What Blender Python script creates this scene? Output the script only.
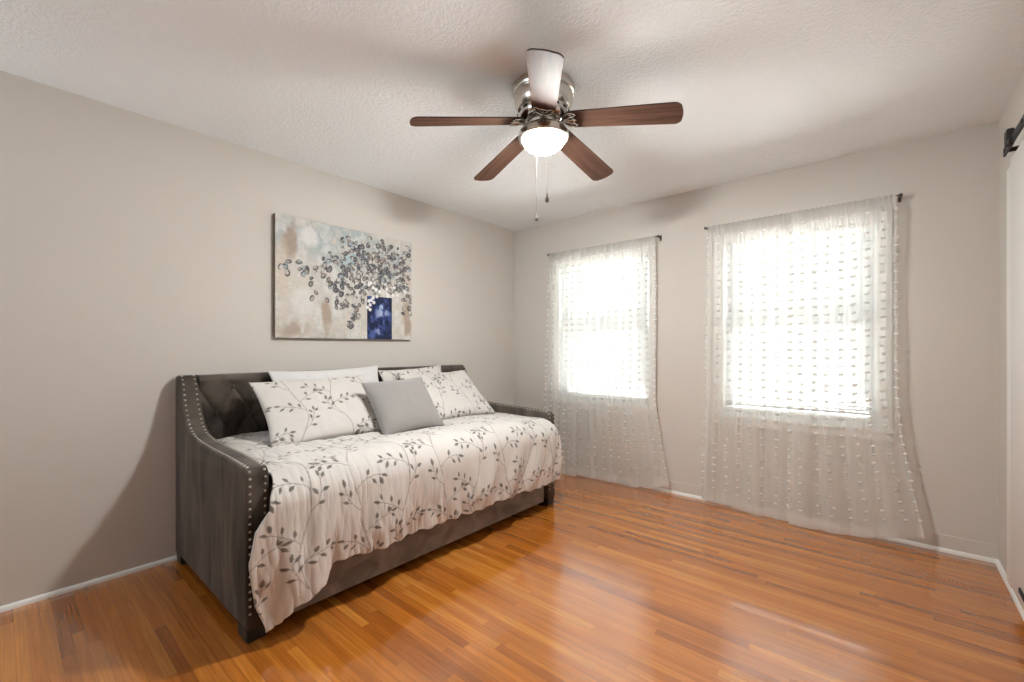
import bpy, bmesh, math, random
import numpy as np
from mathutils import Vector, Matrix

for o in list(bpy.data.objects):
    bpy.data.objects.remove(o)
SC = bpy.context.scene
COL = SC.collection
PI = math.pi

# ------------------------------------------------------------------ camera, sky, exposure
CAM_H = 1.188
cam_data = bpy.data.cameras.new('camera')
cam_data.sensor_fit = 'HORIZONTAL'
cam_data.sensor_width = 36.0
cam_data.lens = 36.0 * 438.8 / 1024.0
cam_data.shift_y = 7.0 / 1024.0
cam_data.clip_start = 0.02
cam = bpy.data.objects.new('camera', cam_data)
COL.objects.link(cam)
cam.location = (0, 0, CAM_H)
cam.rotation_euler = (PI / 2, 0, math.atan(376 / 438.8))
SC.camera = cam

SKY = 7.2
world = bpy.data.worlds.new('overcast_sky')
SC.world = world
world.use_nodes = True
wn_ = world.node_tree
bgn = wn_.nodes['Background']
bgn.inputs['Strength'].default_value = SKY
# pale overcast sky above, bright band below the horizon added to light the ceiling
w_tc = wn_.nodes.new('ShaderNodeTexCoord')
w_sep = wn_.nodes.new('ShaderNodeSeparateXYZ')
w_rmp = wn_.nodes.new('ShaderNodeValToRGB')      # by height of the direction: -1 straight down, +1 straight up
w_map = wn_.nodes.new('ShaderNodeMapRange')
w_map.inputs['From Min'].default_value = -1.0
w_map.inputs['From Max'].default_value = 1.0
w_cr = w_rmp.color_ramp
w_cr.elements[0].position = 0.0
w_cr.elements[0].color = (0.06, 0.06, 0.06, 1)           # kept dim straight down so the blind slats stay darker
w_cr.elements[1].position = 1.0
w_cr.elements[1].color = (0.140, 0.158, 0.167, 1)
for p_, c_ in ((0.10, (0.06, 0.06, 0.06, 1)), (0.15, (1.0, 1.0, 0.98, 1)), (0.47, (1.0, 1.0, 0.98, 1)), (0.52, (0.140, 0.158, 0.167, 1))):
    w_e = w_cr.elements.new(p_)
    w_e.color = c_
w_gain = wn_.nodes.new('ShaderNodeVectorMath')
w_gain.operation = 'SCALE'
w_gain.inputs['Scale'].default_value = 6.0
wn_.links.new(w_tc.outputs['Generated'], w_sep.inputs[0])
wn_.links.new(w_sep.outputs['Z'], w_map.inputs['Value'])
wn_.links.new(w_map.outputs[0], w_rmp.inputs[0])
wn_.links.new(w_rmp.outputs[0], w_gain.inputs[0])
wn_.links.new(w_gain.outputs[0], bgn.inputs['Color'])
SC.view_settings.view_transform = 'Standard'
SC.view_settings.look = 'None'
SC.view_settings.gamma = 1.0
SC.view_settings.exposure = 0.68
SC.view_settings.use_curve_mapping = False
SC.cycles.transparent_max_bounces = 24
SC.cycles.max_bounces = 10
SC.cycles.diffuse_bounces = 6
SC.cycles.transmission_bounces = 8
SC.cycles.caustics_reflective = False
SC.cycles.caustics_refractive = False
SC.cycles.sample_clamp_indirect = 6.0
SC.cycles.use_denoising = True

FAN_POWER = 95.0
FAN_C = (-1.261, 1.705)


def portal(x0, x1, z0, z1, y, face):
    # tells the renderer where daylight enters; gives off nothing itself
    li = bpy.data.lights.new('daylight_portal', 'AREA')
    li.shape = 'RECTANGLE'
    li.size = x1 - x0
    li.size_y = z1 - z0
    li.cycles.is_portal = True
    o = bpy.data.objects.new('daylight_portal', li)
    COL.objects.link(o)
    o.location = ((x0 + x1) / 2, y, (z0 + z1) / 2)
    o.rotation_euler = (-PI / 2 if face < 0 else PI / 2, 0, 0)


portal(-2.475, -1.535, 0.69, 2.01, 3.74, -1)
portal(-0.962, -0.038, 0.69, 2.00, 3.74, -1)

FILL = 23.0                     # soft unseen area light added behind the camera to brighten the room
fl = bpy.data.lights.new('fill_light', 'AREA')
fl.shape = 'RECTANGLE'
fl.size, fl.size_y = 0.9, 0.9
fl.energy = FILL
fl.color = (0.80, 0.93, 1.0)
fo = bpy.data.objects.new('fill_light', fl)
COL.objects.link(fo)
fo.location = (-2.50, -1.75, 1.70)
fo.rotation_euler = (PI / 2 + 0.05, 0, -0.42)

# ------------------------------------------------------------------ room numbers
XL, XR, YB, YF, ZC = -3.04, 0.464, 3.585, -1.80, 2.44


def lin(h):
    h = h.lstrip('#')
    c = [int(h[i:i + 2], 16) / 255 for i in (0, 2, 4)]
    return tuple((v / 12.92 if v <= 0.04045 else ((v + 0.055) / 1.055) ** 2.4) for v in c)


# ------------------------------------------------------------------ mesh helpers
class MB:
    def __init__(s):
        s.v = []; s.f = []; s.mi = []

    def add(s, vs, fs, mi=0):
        n = len(s.v)
        s.v.extend([tuple(map(float, p)) for p in vs])
        s.f.extend([tuple(int(i) + n for i in f) for f in fs])
        s.mi.extend([mi] * len(fs))
        return s

    def bm(s, bm, mi=0, M=None):
        bm.verts.ensure_lookup_table()
        bm.verts.index_update()
        vs = [(M @ v.co) if M else v.co.copy() for v in bm.verts]
        fs = [[v.index for v in f.verts] for f in bm.faces]
        s.add(vs, fs, mi)
        bm.free()
        return s

    def box(s, x0, x1, y0, y1, z0, z1, bev=0.0, seg=2, mi=0, M=None):
        b = bmesh.new()
        bmesh.ops.create_cube(b, size=1)
        for v in b.verts:
            v.co = Vector(((x0 + x1) / 2 + v.co.x * (x1 - x0), (y0 + y1) / 2 + v.co.y * (y1 - y0),
                           (z0 + z1) / 2 + v.co.z * (z1 - z0)))
        if bev > 0:
            bmesh.ops.bevel(b, geom=b.edges[:], offset=bev, segments=seg, affect='EDGES', profile=0.5)
        return s.bm(b, mi, M)

    def lathe(s, prof, n=32, c=(0, 0, 0), mi=0, M=None):
        vs = []; fs = []; idx = []
        for (r, z) in prof:
            if r < 1e-6:
                idx.append([len(vs)] * n)
                vs.append((c[0], c[1], c[2] + z))
            else:
                k = len(vs)
                idx.append([k + i for i in range(n)])
                for i in range(n):
                    a = 2 * PI * i / n
                    vs.append((c[0] + r * math.cos(a), c[1] + r * math.sin(a), c[2] + z))
        for j in range(len(prof) - 1):
            for i in range(n):
                i2 = (i + 1) % n
                q = [idx[j][i], idx[j][i2], idx[j + 1][i2], idx[j + 1][i]]
                u = []
                for t in q:
                    if t not in u:
                        u.append(t)
                if len(u) >= 3:
                    fs.append(u)
        if M:
            vs = [M @ Vector(p) for p in vs]
        return s.add(vs, fs, mi)

    def tube(s, path, r, n=8, mi=0, M=None):
        P = [Vector(p) for p in path]
        rs = r if isinstance(r, (list, tuple)) else [r] * len(P)
        vs = []; fs = []
        up = None
        for i, p in enumerate(P):
            t = (P[min(i + 1, len(P) - 1)] - P[max(i - 1, 0)]).normalized()
            if up is None:
                up = Vector((0, 0, 1)) if abs(t.z) < 0.9 else Vector((1, 0, 0))
            a = (up - t * up.dot(t)).normalized()
            up = a
            b = t.cross(a)
            for k in range(n):
                q = 2 * PI * k / n
                vs.append(p + a * (math.cos(q) * rs[i]) + b * (math.sin(q) * rs[i]))
        for i in range(len(P) - 1):
            for k in range(n):
                k2 = (k + 1) % n
                fs.append([i * n + k, i * n + k2, (i + 1) * n + k2, (i + 1) * n + k])
        fs.append(list(range(n))[::-1])
        fs.append([(len(P) - 1) * n + k for k in range(n)])
        if M:
            vs = [M @ v for v in vs]
        return s.add(vs, fs, mi)

    def ell(s, c, rx, ry, rz, n=8, m=5, mi=0, M=None):
        vs = [(c[0], c[1], c[2] + rz)]; fs = []
        for j in range(1, m):
            a = PI * j / m
            for i in range(n):
                b = 2 * PI * i / n
                vs.append((c[0] + rx * math.sin(a) * math.cos(b), c[1] + ry * math.sin(a) * math.sin(b), c[2] + rz * math.cos(a)))
        vs.append((c[0], c[1], c[2] - rz))
        for i in range(n):
            fs.append([0, 1 + i, 1 + (i + 1) % n])
        for j in range(m - 2):
            for i in range(n):
                a = 1 + j * n
                fs.append([a + i, a + n + i, a + n + (i + 1) % n, a + (i + 1) % n])
        L = len(vs) - 1
        a = 1 + (m - 2) * n
        for i in range(n):
            fs.append([L, a + (i + 1) % n, a + i])
        if M:
            vs = [M @ Vector(p) for p in vs]
        return s.add(vs, fs, mi)

    def build(s, name, mats, parent=None, smooth=35):
        me = bpy.data.meshes.new(name)
        me.from_pydata(s.v, [], s.f)
        if not isinstance(mats, (list, tuple)):
            mats = [mats]
        for m in mats:
            me.materials.append(m)
        if len(mats) > 1:
            me.polygons.foreach_set('material_index', s.mi)
        bm = bmesh.new()
        bm.from_mesh(me)
        bmesh.ops.recalc_face_normals(bm, faces=bm.faces[:])
        bm.to_mesh(me)
        bm.free()
        if smooth:
            me.shade_smooth()
            me.set_sharp_from_angle(angle=math.radians(smooth))
        me.update()
        o = bpy.data.objects.new(name, me)
        COL.objects.link(o)
        o.parent = parent
        return o


def grid_obj(name, P, mat, parent=None, col=None, close_u=False, mats=None, mi=None, smooth=True):
    """P: (nu, nv, 3) array of points -> a smooth grid mesh, col: (nu, nv, 3) print colour"""
    nu, nv = P.shape[:2]
    iu = np.arange(nu if close_u else nu - 1)
    iv = np.arange(nv - 1)
    A, B = np.meshgrid(iu, iv, indexing='ij')
    A2 = (A + 1) % nu
    F = np.stack([A * nv + B, A2 * nv + B, A2 * nv + B + 1, A * nv + B + 1], -1).reshape(-1, 4)
    return raw_obj(name, P.reshape(-1, 3), F, mats or [mat], parent, None if col is None else col.reshape(-1, 3), mi, smooth)


def raw_obj(name, V, F, mats, parent=None, col=None, mi=None, smooth=True):
    me = bpy.data.meshes.new(name)
    n, m = len(V), len(F)
    k = F.shape[1]
    me.vertices.add(n)
    me.vertices.foreach_set('co', np.ascontiguousarray(V, dtype=np.float32).ravel())
    me.loops.add(m * k)
    me.loops.foreach_set('vertex_index', np.ascontiguousarray(F, dtype=np.int32).ravel())
    me.polygons.add(m)
    me.polygons.foreach_set('loop_start', np.arange(0, m * k, k, dtype=np.int32))
    for t in mats:
        me.materials.append(t)
    if mi is not None:
        me.polygons.foreach_set('material_index', np.asarray(mi, dtype=np.int32))
    me.update(calc_edges=True)
    me.validate()
    if smooth:
        me.shade_smooth()
    if col is not None:
        at = me.color_attributes.new('print', 'FLOAT_COLOR', 'POINT')
        c4 = np.ones((n, 4), dtype=np.float32)
        c4[:, :3] = col
        at.data.foreach_set('color', c4.ravel())
    o = bpy.data.objects.new(name, me)
    COL.objects.link(o)
    o.parent = parent
    return o


def tag(o, label, cat, group=None):
    o['label'] = label
    o['category'] = cat
    if group:
        o['group'] = group
    return o


def thing(name, label, cat, loc=(0, 0, 0), group=None):
    o = bpy.data.objects.new(name, None)
    o.empty_display_size = 0.1
    COL.objects.link(o)
    o.location = loc
    return tag(o, label, cat, group)


def struct(o):
    o['kind'] = 'structure'
    return o


def keep(o, parent):
    """parent while keeping the world place (the parent is unrotated)"""
    o.parent = parent
    o.location = Vector(o.location) - Vector(parent.location)
    return o


# ------------------------------------------------------------------ numpy noise
_rng = np.random.RandomState(7)
_T = _rng.rand(256, 256)


def vnoise(x, y):
    x = np.asarray(x, float); y = np.asarray(y, float)
    xi = np.floor(x).astype(int); yi = np.floor(y).astype(int)
    fx = x - xi; fy = y - yi
    fx = fx * fx * (3 - 2 * fx); fy = fy * fy * (3 - 2 * fy)
    g = lambda a, b: _T[a % 256, b % 256]
    return (g(xi, yi) * (1 - fx) + g(xi + 1, yi) * fx) * (1 - fy) + (g(xi, yi + 1) * (1 - fx) + g(xi + 1, yi + 1) * fx) * fy


def fbm(x, y, o=4):
    s = 0; a = 0.5; t = 0
    for k in range(o):
        s = s + a * vnoise(x * 2 ** k + 17 * k, y * 2 ** k + 31 * k); t += a; a *= 0.5
    return s / t


def sstep(a, b, x):
    t = np.clip((np.asarray(x, float) - a) / (b - a), 0, 1)
    return t * t * (3 - 2 * t)


# ------------------------------------------------------------------ material helpers
def new_mat(name):
    m = bpy.data.materials.new(name)
    m.use_nodes = True
    nt = m.node_tree
    b = nt.nodes['Principled BSDF']
    return m, nt, b


def N(nt, t, **k):
    n = nt.nodes.new(t)
    for a, v in k.items():
        setattr(n, a, v)
    return n


def simple(name, col, rough=0.6, metal=0.0, bump=None, var=None, sheen=0.0, coat=0.0, spec=None):
    """plain paint/metal/cloth with slight procedural variation and bump"""
    m, nt, b = new_mat(name)
    L = nt.links
    b.inputs['Roughness'].default_value = rough
    b.inputs['Metallic'].default_value = metal
    b.inputs['Sheen Weight'].default_value = sheen
    b.inputs['Coat Weight'].default_value = coat
    if spec is not None:
        b.inputs['Specular IOR Level'].default_value = spec
    tc = N(nt, 'ShaderNodeTexCoord')
    nz = N(nt, 'ShaderNodeTexNoise')
    nz.inputs['Scale'].default_value = var[0] if var else 6.0
    nz.inputs['Detail'].default_value = 3
    L.new(tc.outputs['Object'], nz.inputs['Vector'])
    mx = N(nt, 'ShaderNodeMix', data_type='RGBA')
    d = var[1] if var else 0.03
    mx.inputs['A'].default_value = tuple(c * (1 - d) for c in col) + (1,)
    mx.inputs['B'].default_value = tuple(min(1, c * (1 + d)) for c in col) + (1,)
    L.new(nz.outputs['Fac'], mx.inputs['Factor'])
    L.new(mx.outputs['Result'], b.inputs['Base Color'])
    if bump:
        n2 = N(nt, 'ShaderNodeTexNoise')
        n2.inputs['Scale'].default_value = bump[0]
        n2.inputs['Detail'].default_value = 4
        L.new(tc.outputs['Object'], n2.inputs['Vector'])
        bp = N(nt, 'ShaderNodeBump')
        bp.inputs['Strength'].default_value = bump[1]
        bp.inputs['Distance'].default_value = bump[2]
        L.new(n2.outputs['Fac'], bp.inputs['Height'])
        L.new(bp.outputs['Normal'], b.inputs['Normal'])
    return m


def printed(name, rough=0.85, sheen=0.2, bump=(700, 0.15, 0.002)):
    m, nt, b = new_mat(name)
    L = nt.links
    at = N(nt, 'ShaderNodeAttribute', attribute_name='print')
    L.new(at.outputs['Color'], b.inputs['Base Color'])
    b.inputs['Roughness'].default_value = rough
    b.inputs['Sheen Weight'].default_value = sheen
    b.inputs['Specular IOR Level'].default_value = 0.2
    tc = N(nt, 'ShaderNodeTexCoord')
    n2 = N(nt, 'ShaderNodeTexNoise')
    n2.inputs['Scale'].default_value = bump[0]
    L.new(tc.outputs['Object'], n2.inputs['Vector'])
    bp = N(nt, 'ShaderNodeBump')
    bp.inputs['Strength'].default_value = bump[1]
    bp.inputs['Distance'].default_value = bump[2]
    L.new(n2.outputs['Fac'], bp.inputs['Height'])
    L.new(bp.outputs['Normal'], b.inputs['Normal'])
    return m


# --- wall plaster
def wall_mat():
    m, nt, b = new_mat('greige_plaster')
    L = nt.links
    tc = N(nt, 'ShaderNodeTexCoord')
    nz = N(nt, 'ShaderNodeTexNoise')
    nz.inputs['Scale'].default_value = 1.6
    nz.inputs['Detail'].default_value = 3
    L.new(tc.outputs['Object'], nz.inputs['Vector'])
    mx = N(nt, 'ShaderNodeMix', data_type='RGBA')
    mx.inputs['A'].default_value = (0.545, 0.510, 0.470, 1)
    mx.inputs['B'].default_value = (0.575, 0.540, 0.497, 1)
    L.new(nz.outputs['Fac'], mx.inputs['Factor'])
    L.new(mx.outputs['Result'], b.inputs['Base Color'])
    b.inputs['Roughness'].default_value = 0.75
    b.inputs['Specular IOR Level'].default_value = 0.25
    n1 = N(nt, 'ShaderNodeTexNoise'); n1.inputs['Scale'].default_value = 9; n1.inputs['Detail'].default_value = 5
    n2 = N(nt, 'ShaderNodeTexNoise'); n2.inputs['Scale'].default_value = 90; n2.inputs['Detail'].default_value = 2
    L.new(tc.outputs['Object'], n1.inputs['Vector']); L.new(tc.outputs['Object'], n2.inputs['Vector'])
    ma = N(nt, 'ShaderNodeMath', operation='MULTIPLY_ADD')
    ma.inputs[1].default_value = 0.12
    L.new(n2.outputs['Fac'], ma.inputs[0]); L.new(n1.outputs['Fac'], ma.inputs[2])
    bp = N(nt, 'ShaderNodeBump'); bp.inputs['Strength'].default_value = 0.35; bp.inputs['Distance'].default_value = 0.006
    L.new(ma.outputs[0], bp.inputs['Height']); L.new(bp.outputs['Normal'], b.inputs['Normal'])
    return m


def ceiling_mat():
    m, nt, b = new_mat('skip_trowel_ceiling')
    L = nt.links
    b.inputs['Base Color'].default_value = (0.85, 0.875, 0.89, 1)
    b.inputs['Roughness'].default_value = 0.9
    b.inputs['Specular IOR Level'].default_value = 0.15
    tc = N(nt, 'ShaderNodeTexCoord')
    nd = N(nt, 'ShaderNodeTexNoise'); nd.inputs['Scale'].default_value = 3.0; nd.inputs['Detail'].default_value = 2
    L.new(tc.outputs['Object'], nd.inputs['Vector'])
    mp = N(nt, 'ShaderNodeVectorMath', operation='MULTIPLY_ADD')
    mp.inputs[1].default_value = (0.25, 0.25, 0.25)
    L.new(nd.outputs['Color'], mp.inputs[0]); L.new(tc.outputs['Object'], mp.inputs[2])
    n1 = N(nt, 'ShaderNodeTexNoise'); n1.inputs['Scale'].default_value = 60; n1.inputs['Detail'].default_value = 4
    n1.inputs['Roughness'].default_value = 0.6
    L.new(mp.outputs[0], n1.inputs['Vector'])
    mp2 = N(nt, 'ShaderNodeMapping'); mp2.inputs['Scale'].default_value = (18, 60, 20); mp2.inputs['Rotation'].default_value = (0, 0, 0.5)
    L.new(mp.outputs[0], mp2.inputs['Vector'])
    n2 = N(nt, 'ShaderNodeTexNoise'); n2.inputs['Scale'].default_value = 1.4; n2.inputs['Detail'].default_value = 3
    L.new(mp2.outputs[0], n2.inputs['Vector'])
    ramp = N(nt, 'ShaderNodeValToRGB')
    ramp.color_ramp.elements[0].position = 0.42; ramp.color_ramp.elements[1].position = 0.62
    L.new(n1.outputs['Fac'], ramp.inputs[0])
    ad = N(nt, 'ShaderNodeMath', operation='MULTIPLY_ADD'); ad.inputs[1].default_value = 0.9
    L.new(n2.outputs['Fac'], ad.inputs[0]); L.new(ramp.outputs[0], ad.inputs[2])
    bp = N(nt, 'ShaderNodeBump'); bp.inputs['Strength'].default_value = 0.45; bp.inputs['Distance'].default_value = 0.005
    L.new(ad.outputs[0], bp.inputs['Height']); L.new(bp.outputs['Normal'], b.inputs['Normal'])
    return m


def floor_mat():
    m, nt, b = new_mat('oak_strip_floor')
    L = nt.links

    def math_(op, a, bb=None, c=None):
        n = N(nt, 'ShaderNodeMath', operation=op)
        for i, v in enumerate((a, bb, c)):
            if v is None:
                continue
            if isinstance(v, (int, float)):
                n.inputs[i].default_value = v
            else:
                L.new(v, n.inputs[i])
        return n.outputs[0]
    tc = N(nt, 'ShaderNodeTexCoord')
    sp = N(nt, 'ShaderNodeSeparateXYZ')
    L.new(tc.outputs['Object'], sp.inputs[0])
    X, Y = sp.outputs['X'], sp.outputs['Y']
    W = 0.0385
    yr = math_('DIVIDE', Y, W)
    row = math_('FLOOR', yr)
    fy = math_('FRACT', yr)
    wn = N(nt, 'ShaderNodeTexWhiteNoise', noise_dimensions='1D')
    L.new(row, wn.inputs['W'])
    wl = N(nt, 'ShaderNodeTexWhiteNoise', noise_dimensions='1D')
    L.new(math_('ADD', row, 71.3), wl.inputs['W'])
    ln = math_('MULTIPLY_ADD', wl.outputs['Value'], 0.9, 0.55)
    xs = math_('DIVIDE', math_('MULTIPLY_ADD', wn.outputs['Value'], 9.0, X), ln)
    bi = math_('FLOOR', xs)
    fx = math_('MULTIPLY', math_('FRACT', xs), ln)
    cb = N(nt, 'ShaderNodeCombineXYZ')
    L.new(row, cb.inputs[0]); L.new(bi, cb.inputs[1])
    rnd = N(nt, 'ShaderNodeTexWhiteNoise', noise_dimensions='3D')
    L.new(cb.outputs[0], rnd.inputs['Vector'])
    ramp = N(nt, 'ShaderNodeValToRGB')
    cr = ramp.color_ramp
    cr.elements[0].position = 0.0; cr.elements[0].color = (0.31, 0.115, 0.036, 1)
    cr.elements[1].position = 1.0; cr.elements[1].color = (0.58, 0.280, 0.090, 1)
    for p, c in ((0.10, (0.37, 0.140, 0.040)), (0.42, (0.45, 0.180, 0.050)), (0.80, (0.50, 0.212, 0.062))):
        e = cr.elements.new(p); e.color = c + (1,)
    L.new(rnd.outputs['Value'], ramp.inputs[0])
    # grain: noise stretched along the board, shifted per board
    cg = N(nt, 'ShaderNodeCombineXYZ')
    L.new(math_('MULTIPLY_ADD', rnd.outputs['Value'], 40.0, math_('MULTIPLY', X, 3.0)), cg.inputs[0])
    L.new(math_('MULTIPLY', Y, 75.0), cg.inputs[1])
    L.new(math_('MULTIPLY', rnd.outputs['Value'], 13.0), cg.inputs[2])
    g1 = N(nt, 'ShaderNodeTexNoise'); g1.inputs['Scale'].default_value = 1.0; g1.inputs['Detail'].default_value = 5; g1.inputs['Distortion'].default_value = 0.6
    L.new(cg.outputs[0], g1.inputs['Vector'])
    gr = N(nt, 'ShaderNodeMapRange')
    gr.inputs['From Min'].default_value = 0.3; gr.inputs['From Max'].default_value = 0.75
    gr.inputs['To Min'].default_value = 0.72; gr.inputs['To Max'].default_value = 1.16
    L.new(g1.outputs['Fac'], gr.inputs['Value'])
    # seams
    e1 = math_('MULTIPLY', math_('MINIMUM', fy, math_('SUBTRACT', 1.0, fy)), W)
    e2 = math_('MINIMUM', fx, math_('SUBTRACT', ln, fx))
    ed = math_('MINIMUM', e1, e2)
    sm = N(nt, 'ShaderNodeMapRange')
    sm.inputs['From Min'].default_value = 0.0002; sm.inputs['From Max'].default_value = 0.0016
    sm.inputs['To Min'].default_value = 0.68; sm.inputs['To Max'].default_value = 1.0
    L.new(ed, sm.inputs['Value'])
    k = math_('MULTIPLY', gr.outputs[0], sm.outputs[0])
    vc_ = N(nt, 'ShaderNodeVectorMath', operation='MULTIPLY')
    vc_.inputs[1].default_value = (1.0, 0.79, 0.38)
    L.new(ramp.outputs[0], vc_.inputs[0])
    vm = N(nt, 'ShaderNodeVectorMath', operation='SCALE')
    L.new(vc_.outputs[0], vm.inputs[0]); L.new(k, vm.inputs['Scale'])
    L.new(vm.outputs[0], b.inputs['Base Color'])
    rn = N(nt, 'ShaderNodeTexNoise'); rn.inputs['Scale'].default_value = 3.0; rn.inputs['Detail'].default_value = 4
    L.new(tc.outputs['Object'], rn.inputs['Vector'])
    rr = N(nt, 'ShaderNodeMapRange')
    rr.inputs['To Min'].default_value = 0.11; rr.inputs['To Max'].default_value = 0.19
    L.new(rn.outputs['Fac'], rr.inputs['Value'])
    L.new(rr.outputs[0], b.inputs['Roughness'])
    b.inputs['Specular IOR Level'].default_value = 0.5
    b.inputs['Coat Weight'].default_value = 1.0
    b.inputs['Coat Roughness'].default_value = 0.07
    b.inputs['Coat IOR'].default_value = 1.75
    bp = N(nt, 'ShaderNodeBump'); bp.inputs['Strength'].default_value = 0.10; bp.inputs['Distance'].default_value = 0.001
    # each board lies a hair differently, so reflections break up along the strips
    hb = math_('MULTIPLY_ADD', g1.outputs['Fac'], 0.35, sm.outputs[0])
    L.new(hb, bp.inputs['Height']); L.new(bp.outputs['Normal'], b.inputs['Normal'])
    return m


def velvet_mat(name, streak, ca=(0.028, 0.022, 0.018), cb=(0.125, 0.102, 0.084)):
    m, nt, b = new_mat(name)
    L = nt.links
    tc = N(nt, 'ShaderNodeTexCoord')
    mp = N(nt, 'ShaderNodeMapping')
    mp.inputs['Scale'].default_value = streak
    L.new(tc.outputs['Object'], mp.inputs['Vector'])
    nz = N(nt, 'ShaderNodeTexNoise'); nz.inputs['Scale'].default_value = 1.0; nz.inputs['Detail'].default_value = 5; nz.inputs['Distortion'].default_value = 0.8
    L.new(mp.outputs[0], nz.inputs['Vector'])
    rp = N(nt, 'ShaderNodeValToRGB')
    rp.color_ramp.elements[0].position = 0.34; rp.color_ramp.elements[0].color = ca + (1,)
    rp.color_ramp.elements[1].position = 0.72; rp.color_ramp.elements[1].color = cb + (1,)
    L.new(nz.outputs['Fac'], rp.inputs[0])
    L.new(rp.outputs[0], b.inputs['Base Color'])
    b.inputs['Roughness'].default_value = 0.8
    b.inputs['Sheen Weight'].default_value = 0.2
    b.inputs['Sheen Roughness'].default_value = 0.35
    b.inputs['Sheen Tint'].default_value = (0.85, 0.84, 0.84, 1)
    b.inputs['Specular IOR Level'].default_value = 0.2
    n2 = N(nt, 'ShaderNodeTexNoise'); n2.inputs['Scale'].default_value = 14; n2.inputs['Detail'].default_value = 3
    L.new(tc.outputs['Object'], n2.inputs['Vector'])
    bp = N(nt, 'ShaderNodeBump'); bp.inputs['Strength'].default_value = 0.2; bp.inputs['Distance'].default_value = 0.008
    L.new(n2.outputs['Fac'], bp.inputs['Height']); L.new(bp.outputs['Normal'], b.inputs['Normal'])
    return m


def sheer_mat(name, alpha, col=(0.86, 0.85, 0.82), through=0.5):
    m = bpy.data.materials.new(name)
    m.use_nodes = True
    nt = m.node_tree
    nt.nodes.clear()
    L = nt.links
    out = N(nt, 'ShaderNodeOutputMaterial')
    tr = N(nt, 'ShaderNodeBsdfTransparent')
    df = N(nt, 'ShaderNodeBsdfDiffuse'); df.inputs['Color'].default_value = col + (1,)
    tl = N(nt, 'ShaderNodeBsdfTranslucent'); tl.inputs['Color'].default_value = col + (1,)
    m1 = N(nt, 'ShaderNodeMixShader'); m1.inputs[0].default_value = through
    L.new(df.outputs[0], m1.inputs[1]); L.new(tl.outputs[0], m1.inputs[2])
    # woven slubs: faint horizontal thread variation
    tc = N(nt, 'ShaderNodeTexCoord')
    mp = N(nt, 'ShaderNodeMapping'); mp.inputs['Scale'].default_value = (6, 6, 260)
    L.new(tc.outputs['Object'], mp.inputs['Vector'])
    nz = N(nt, 'ShaderNodeTexNoise'); nz.inputs['Scale'].default_value = 1; nz.inputs['Detail'].default_value = 1
    L.new(mp.outputs[0], nz.inputs['Vector'])
    mr = N(nt, 'ShaderNodeMapRange')
    mr.inputs['To Min'].default_value = alpha * 0.94; mr.inputs['To Max'].default_value = min(1, alpha * 1.06)
    L.new(nz.outputs['Fac'], mr.inputs['Value'])
    m2 = N(nt, 'ShaderNodeMixShader')
    L.new(mr.outputs[0], m2.inputs[0])
    L.new(tr.outputs[0], m2.inputs[1]); L.new(m1.outputs[0], m2.inputs[2])
    L.new(m2.outputs[0], out.inputs['Surface'])
    return m


def slat_mat():
    m = bpy.data.materials.new('white_vinyl_slat')
    m.use_nodes = True
    nt = m.node_tree
    nt.nodes.clear()
    L = nt.links
    out = N(nt, 'ShaderNodeOutputMaterial')
    df = N(nt, 'ShaderNodeBsdfDiffuse'); df.inputs['Color'].default_value = (0.48, 0.485, 0.49, 1)
    tl = N(nt, 'ShaderNodeBsdfTranslucent'); tl.inputs['Color'].default_value = (0.86, 0.87, 0.88, 1)
    mx = N(nt, 'ShaderNodeMixShader'); mx.inputs[0].default_value = 0.025
    L.new(df.outputs[0], mx.inputs[1]); L.new(tl.outputs[0], mx.inputs[2])
    L.new(mx.outputs[0], out.inputs['Surface'])
    return m


def pane_mat():
    m = bpy.data.materials.new('window_glass')
    m.use_nodes = True
    nt = m.node_tree
    nt.nodes.clear()
    L = nt.links
    out = N(nt, 'ShaderNodeOutputMaterial')
    tr = N(nt, 'ShaderNodeBsdfTransparent'); tr.inputs['Color'].default_value = (0.95, 0.97, 0.96, 1)
    gl = N(nt, 'ShaderNodeBsdfGlossy'); gl.inputs['Roughness'].default_value = 0.02
    fr = N(nt, 'ShaderNodeFresnel'); fr.inputs['IOR'].default_value = 1.45
    mx = N(nt, 'ShaderNodeMixShader')
    L.new(fr.outputs[0], mx.inputs[0]); L.new(tr.outputs[0], mx.inputs[1]); L.new(gl.outputs[0], mx.inputs[2])
    L.new(mx.outputs[0], out.inputs['Surface'])
    return m


def bowl_mat():
    """lit frosted glass: lets a share of the bulb's light straight through, glows cream with the rest"""
    m = bpy.data.materials.new('frosted_lit_glass')
    m.use_nodes = True
    nt = m.node_tree
    nt.nodes.clear()
    L = nt.links
    out = N(nt, 'ShaderNodeOutputMaterial')
    tr = N(nt, 'ShaderNodeBsdfTransparent')
    em = N(nt, 'ShaderNodeEmission'); em.inputs['Color'].default_value = (0.95, 0.99, 0.98, 1); em.inputs['Strength'].default_value = 250.0
    gl = N(nt, 'ShaderNodeBsdfGlossy'); gl.inputs['Roughness'].default_value = 0.15
    mx = N(nt, 'ShaderNodeMixShader'); mx.inputs[0].default_value = 0.6
    L.new(tr.outputs[0], mx.inputs[1]); L.new(em.outputs[0], mx.inputs[2])
    m2 = N(nt, 'ShaderNodeMixShader'); m2.inputs[0].default_value = 0.05
    L.new(mx.outputs[0], m2.inputs[1]); L.new(gl.outputs[0], m2.inputs[2])
    L.new(m2.outputs[0], out.inputs['Surface'])
    return m


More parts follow.
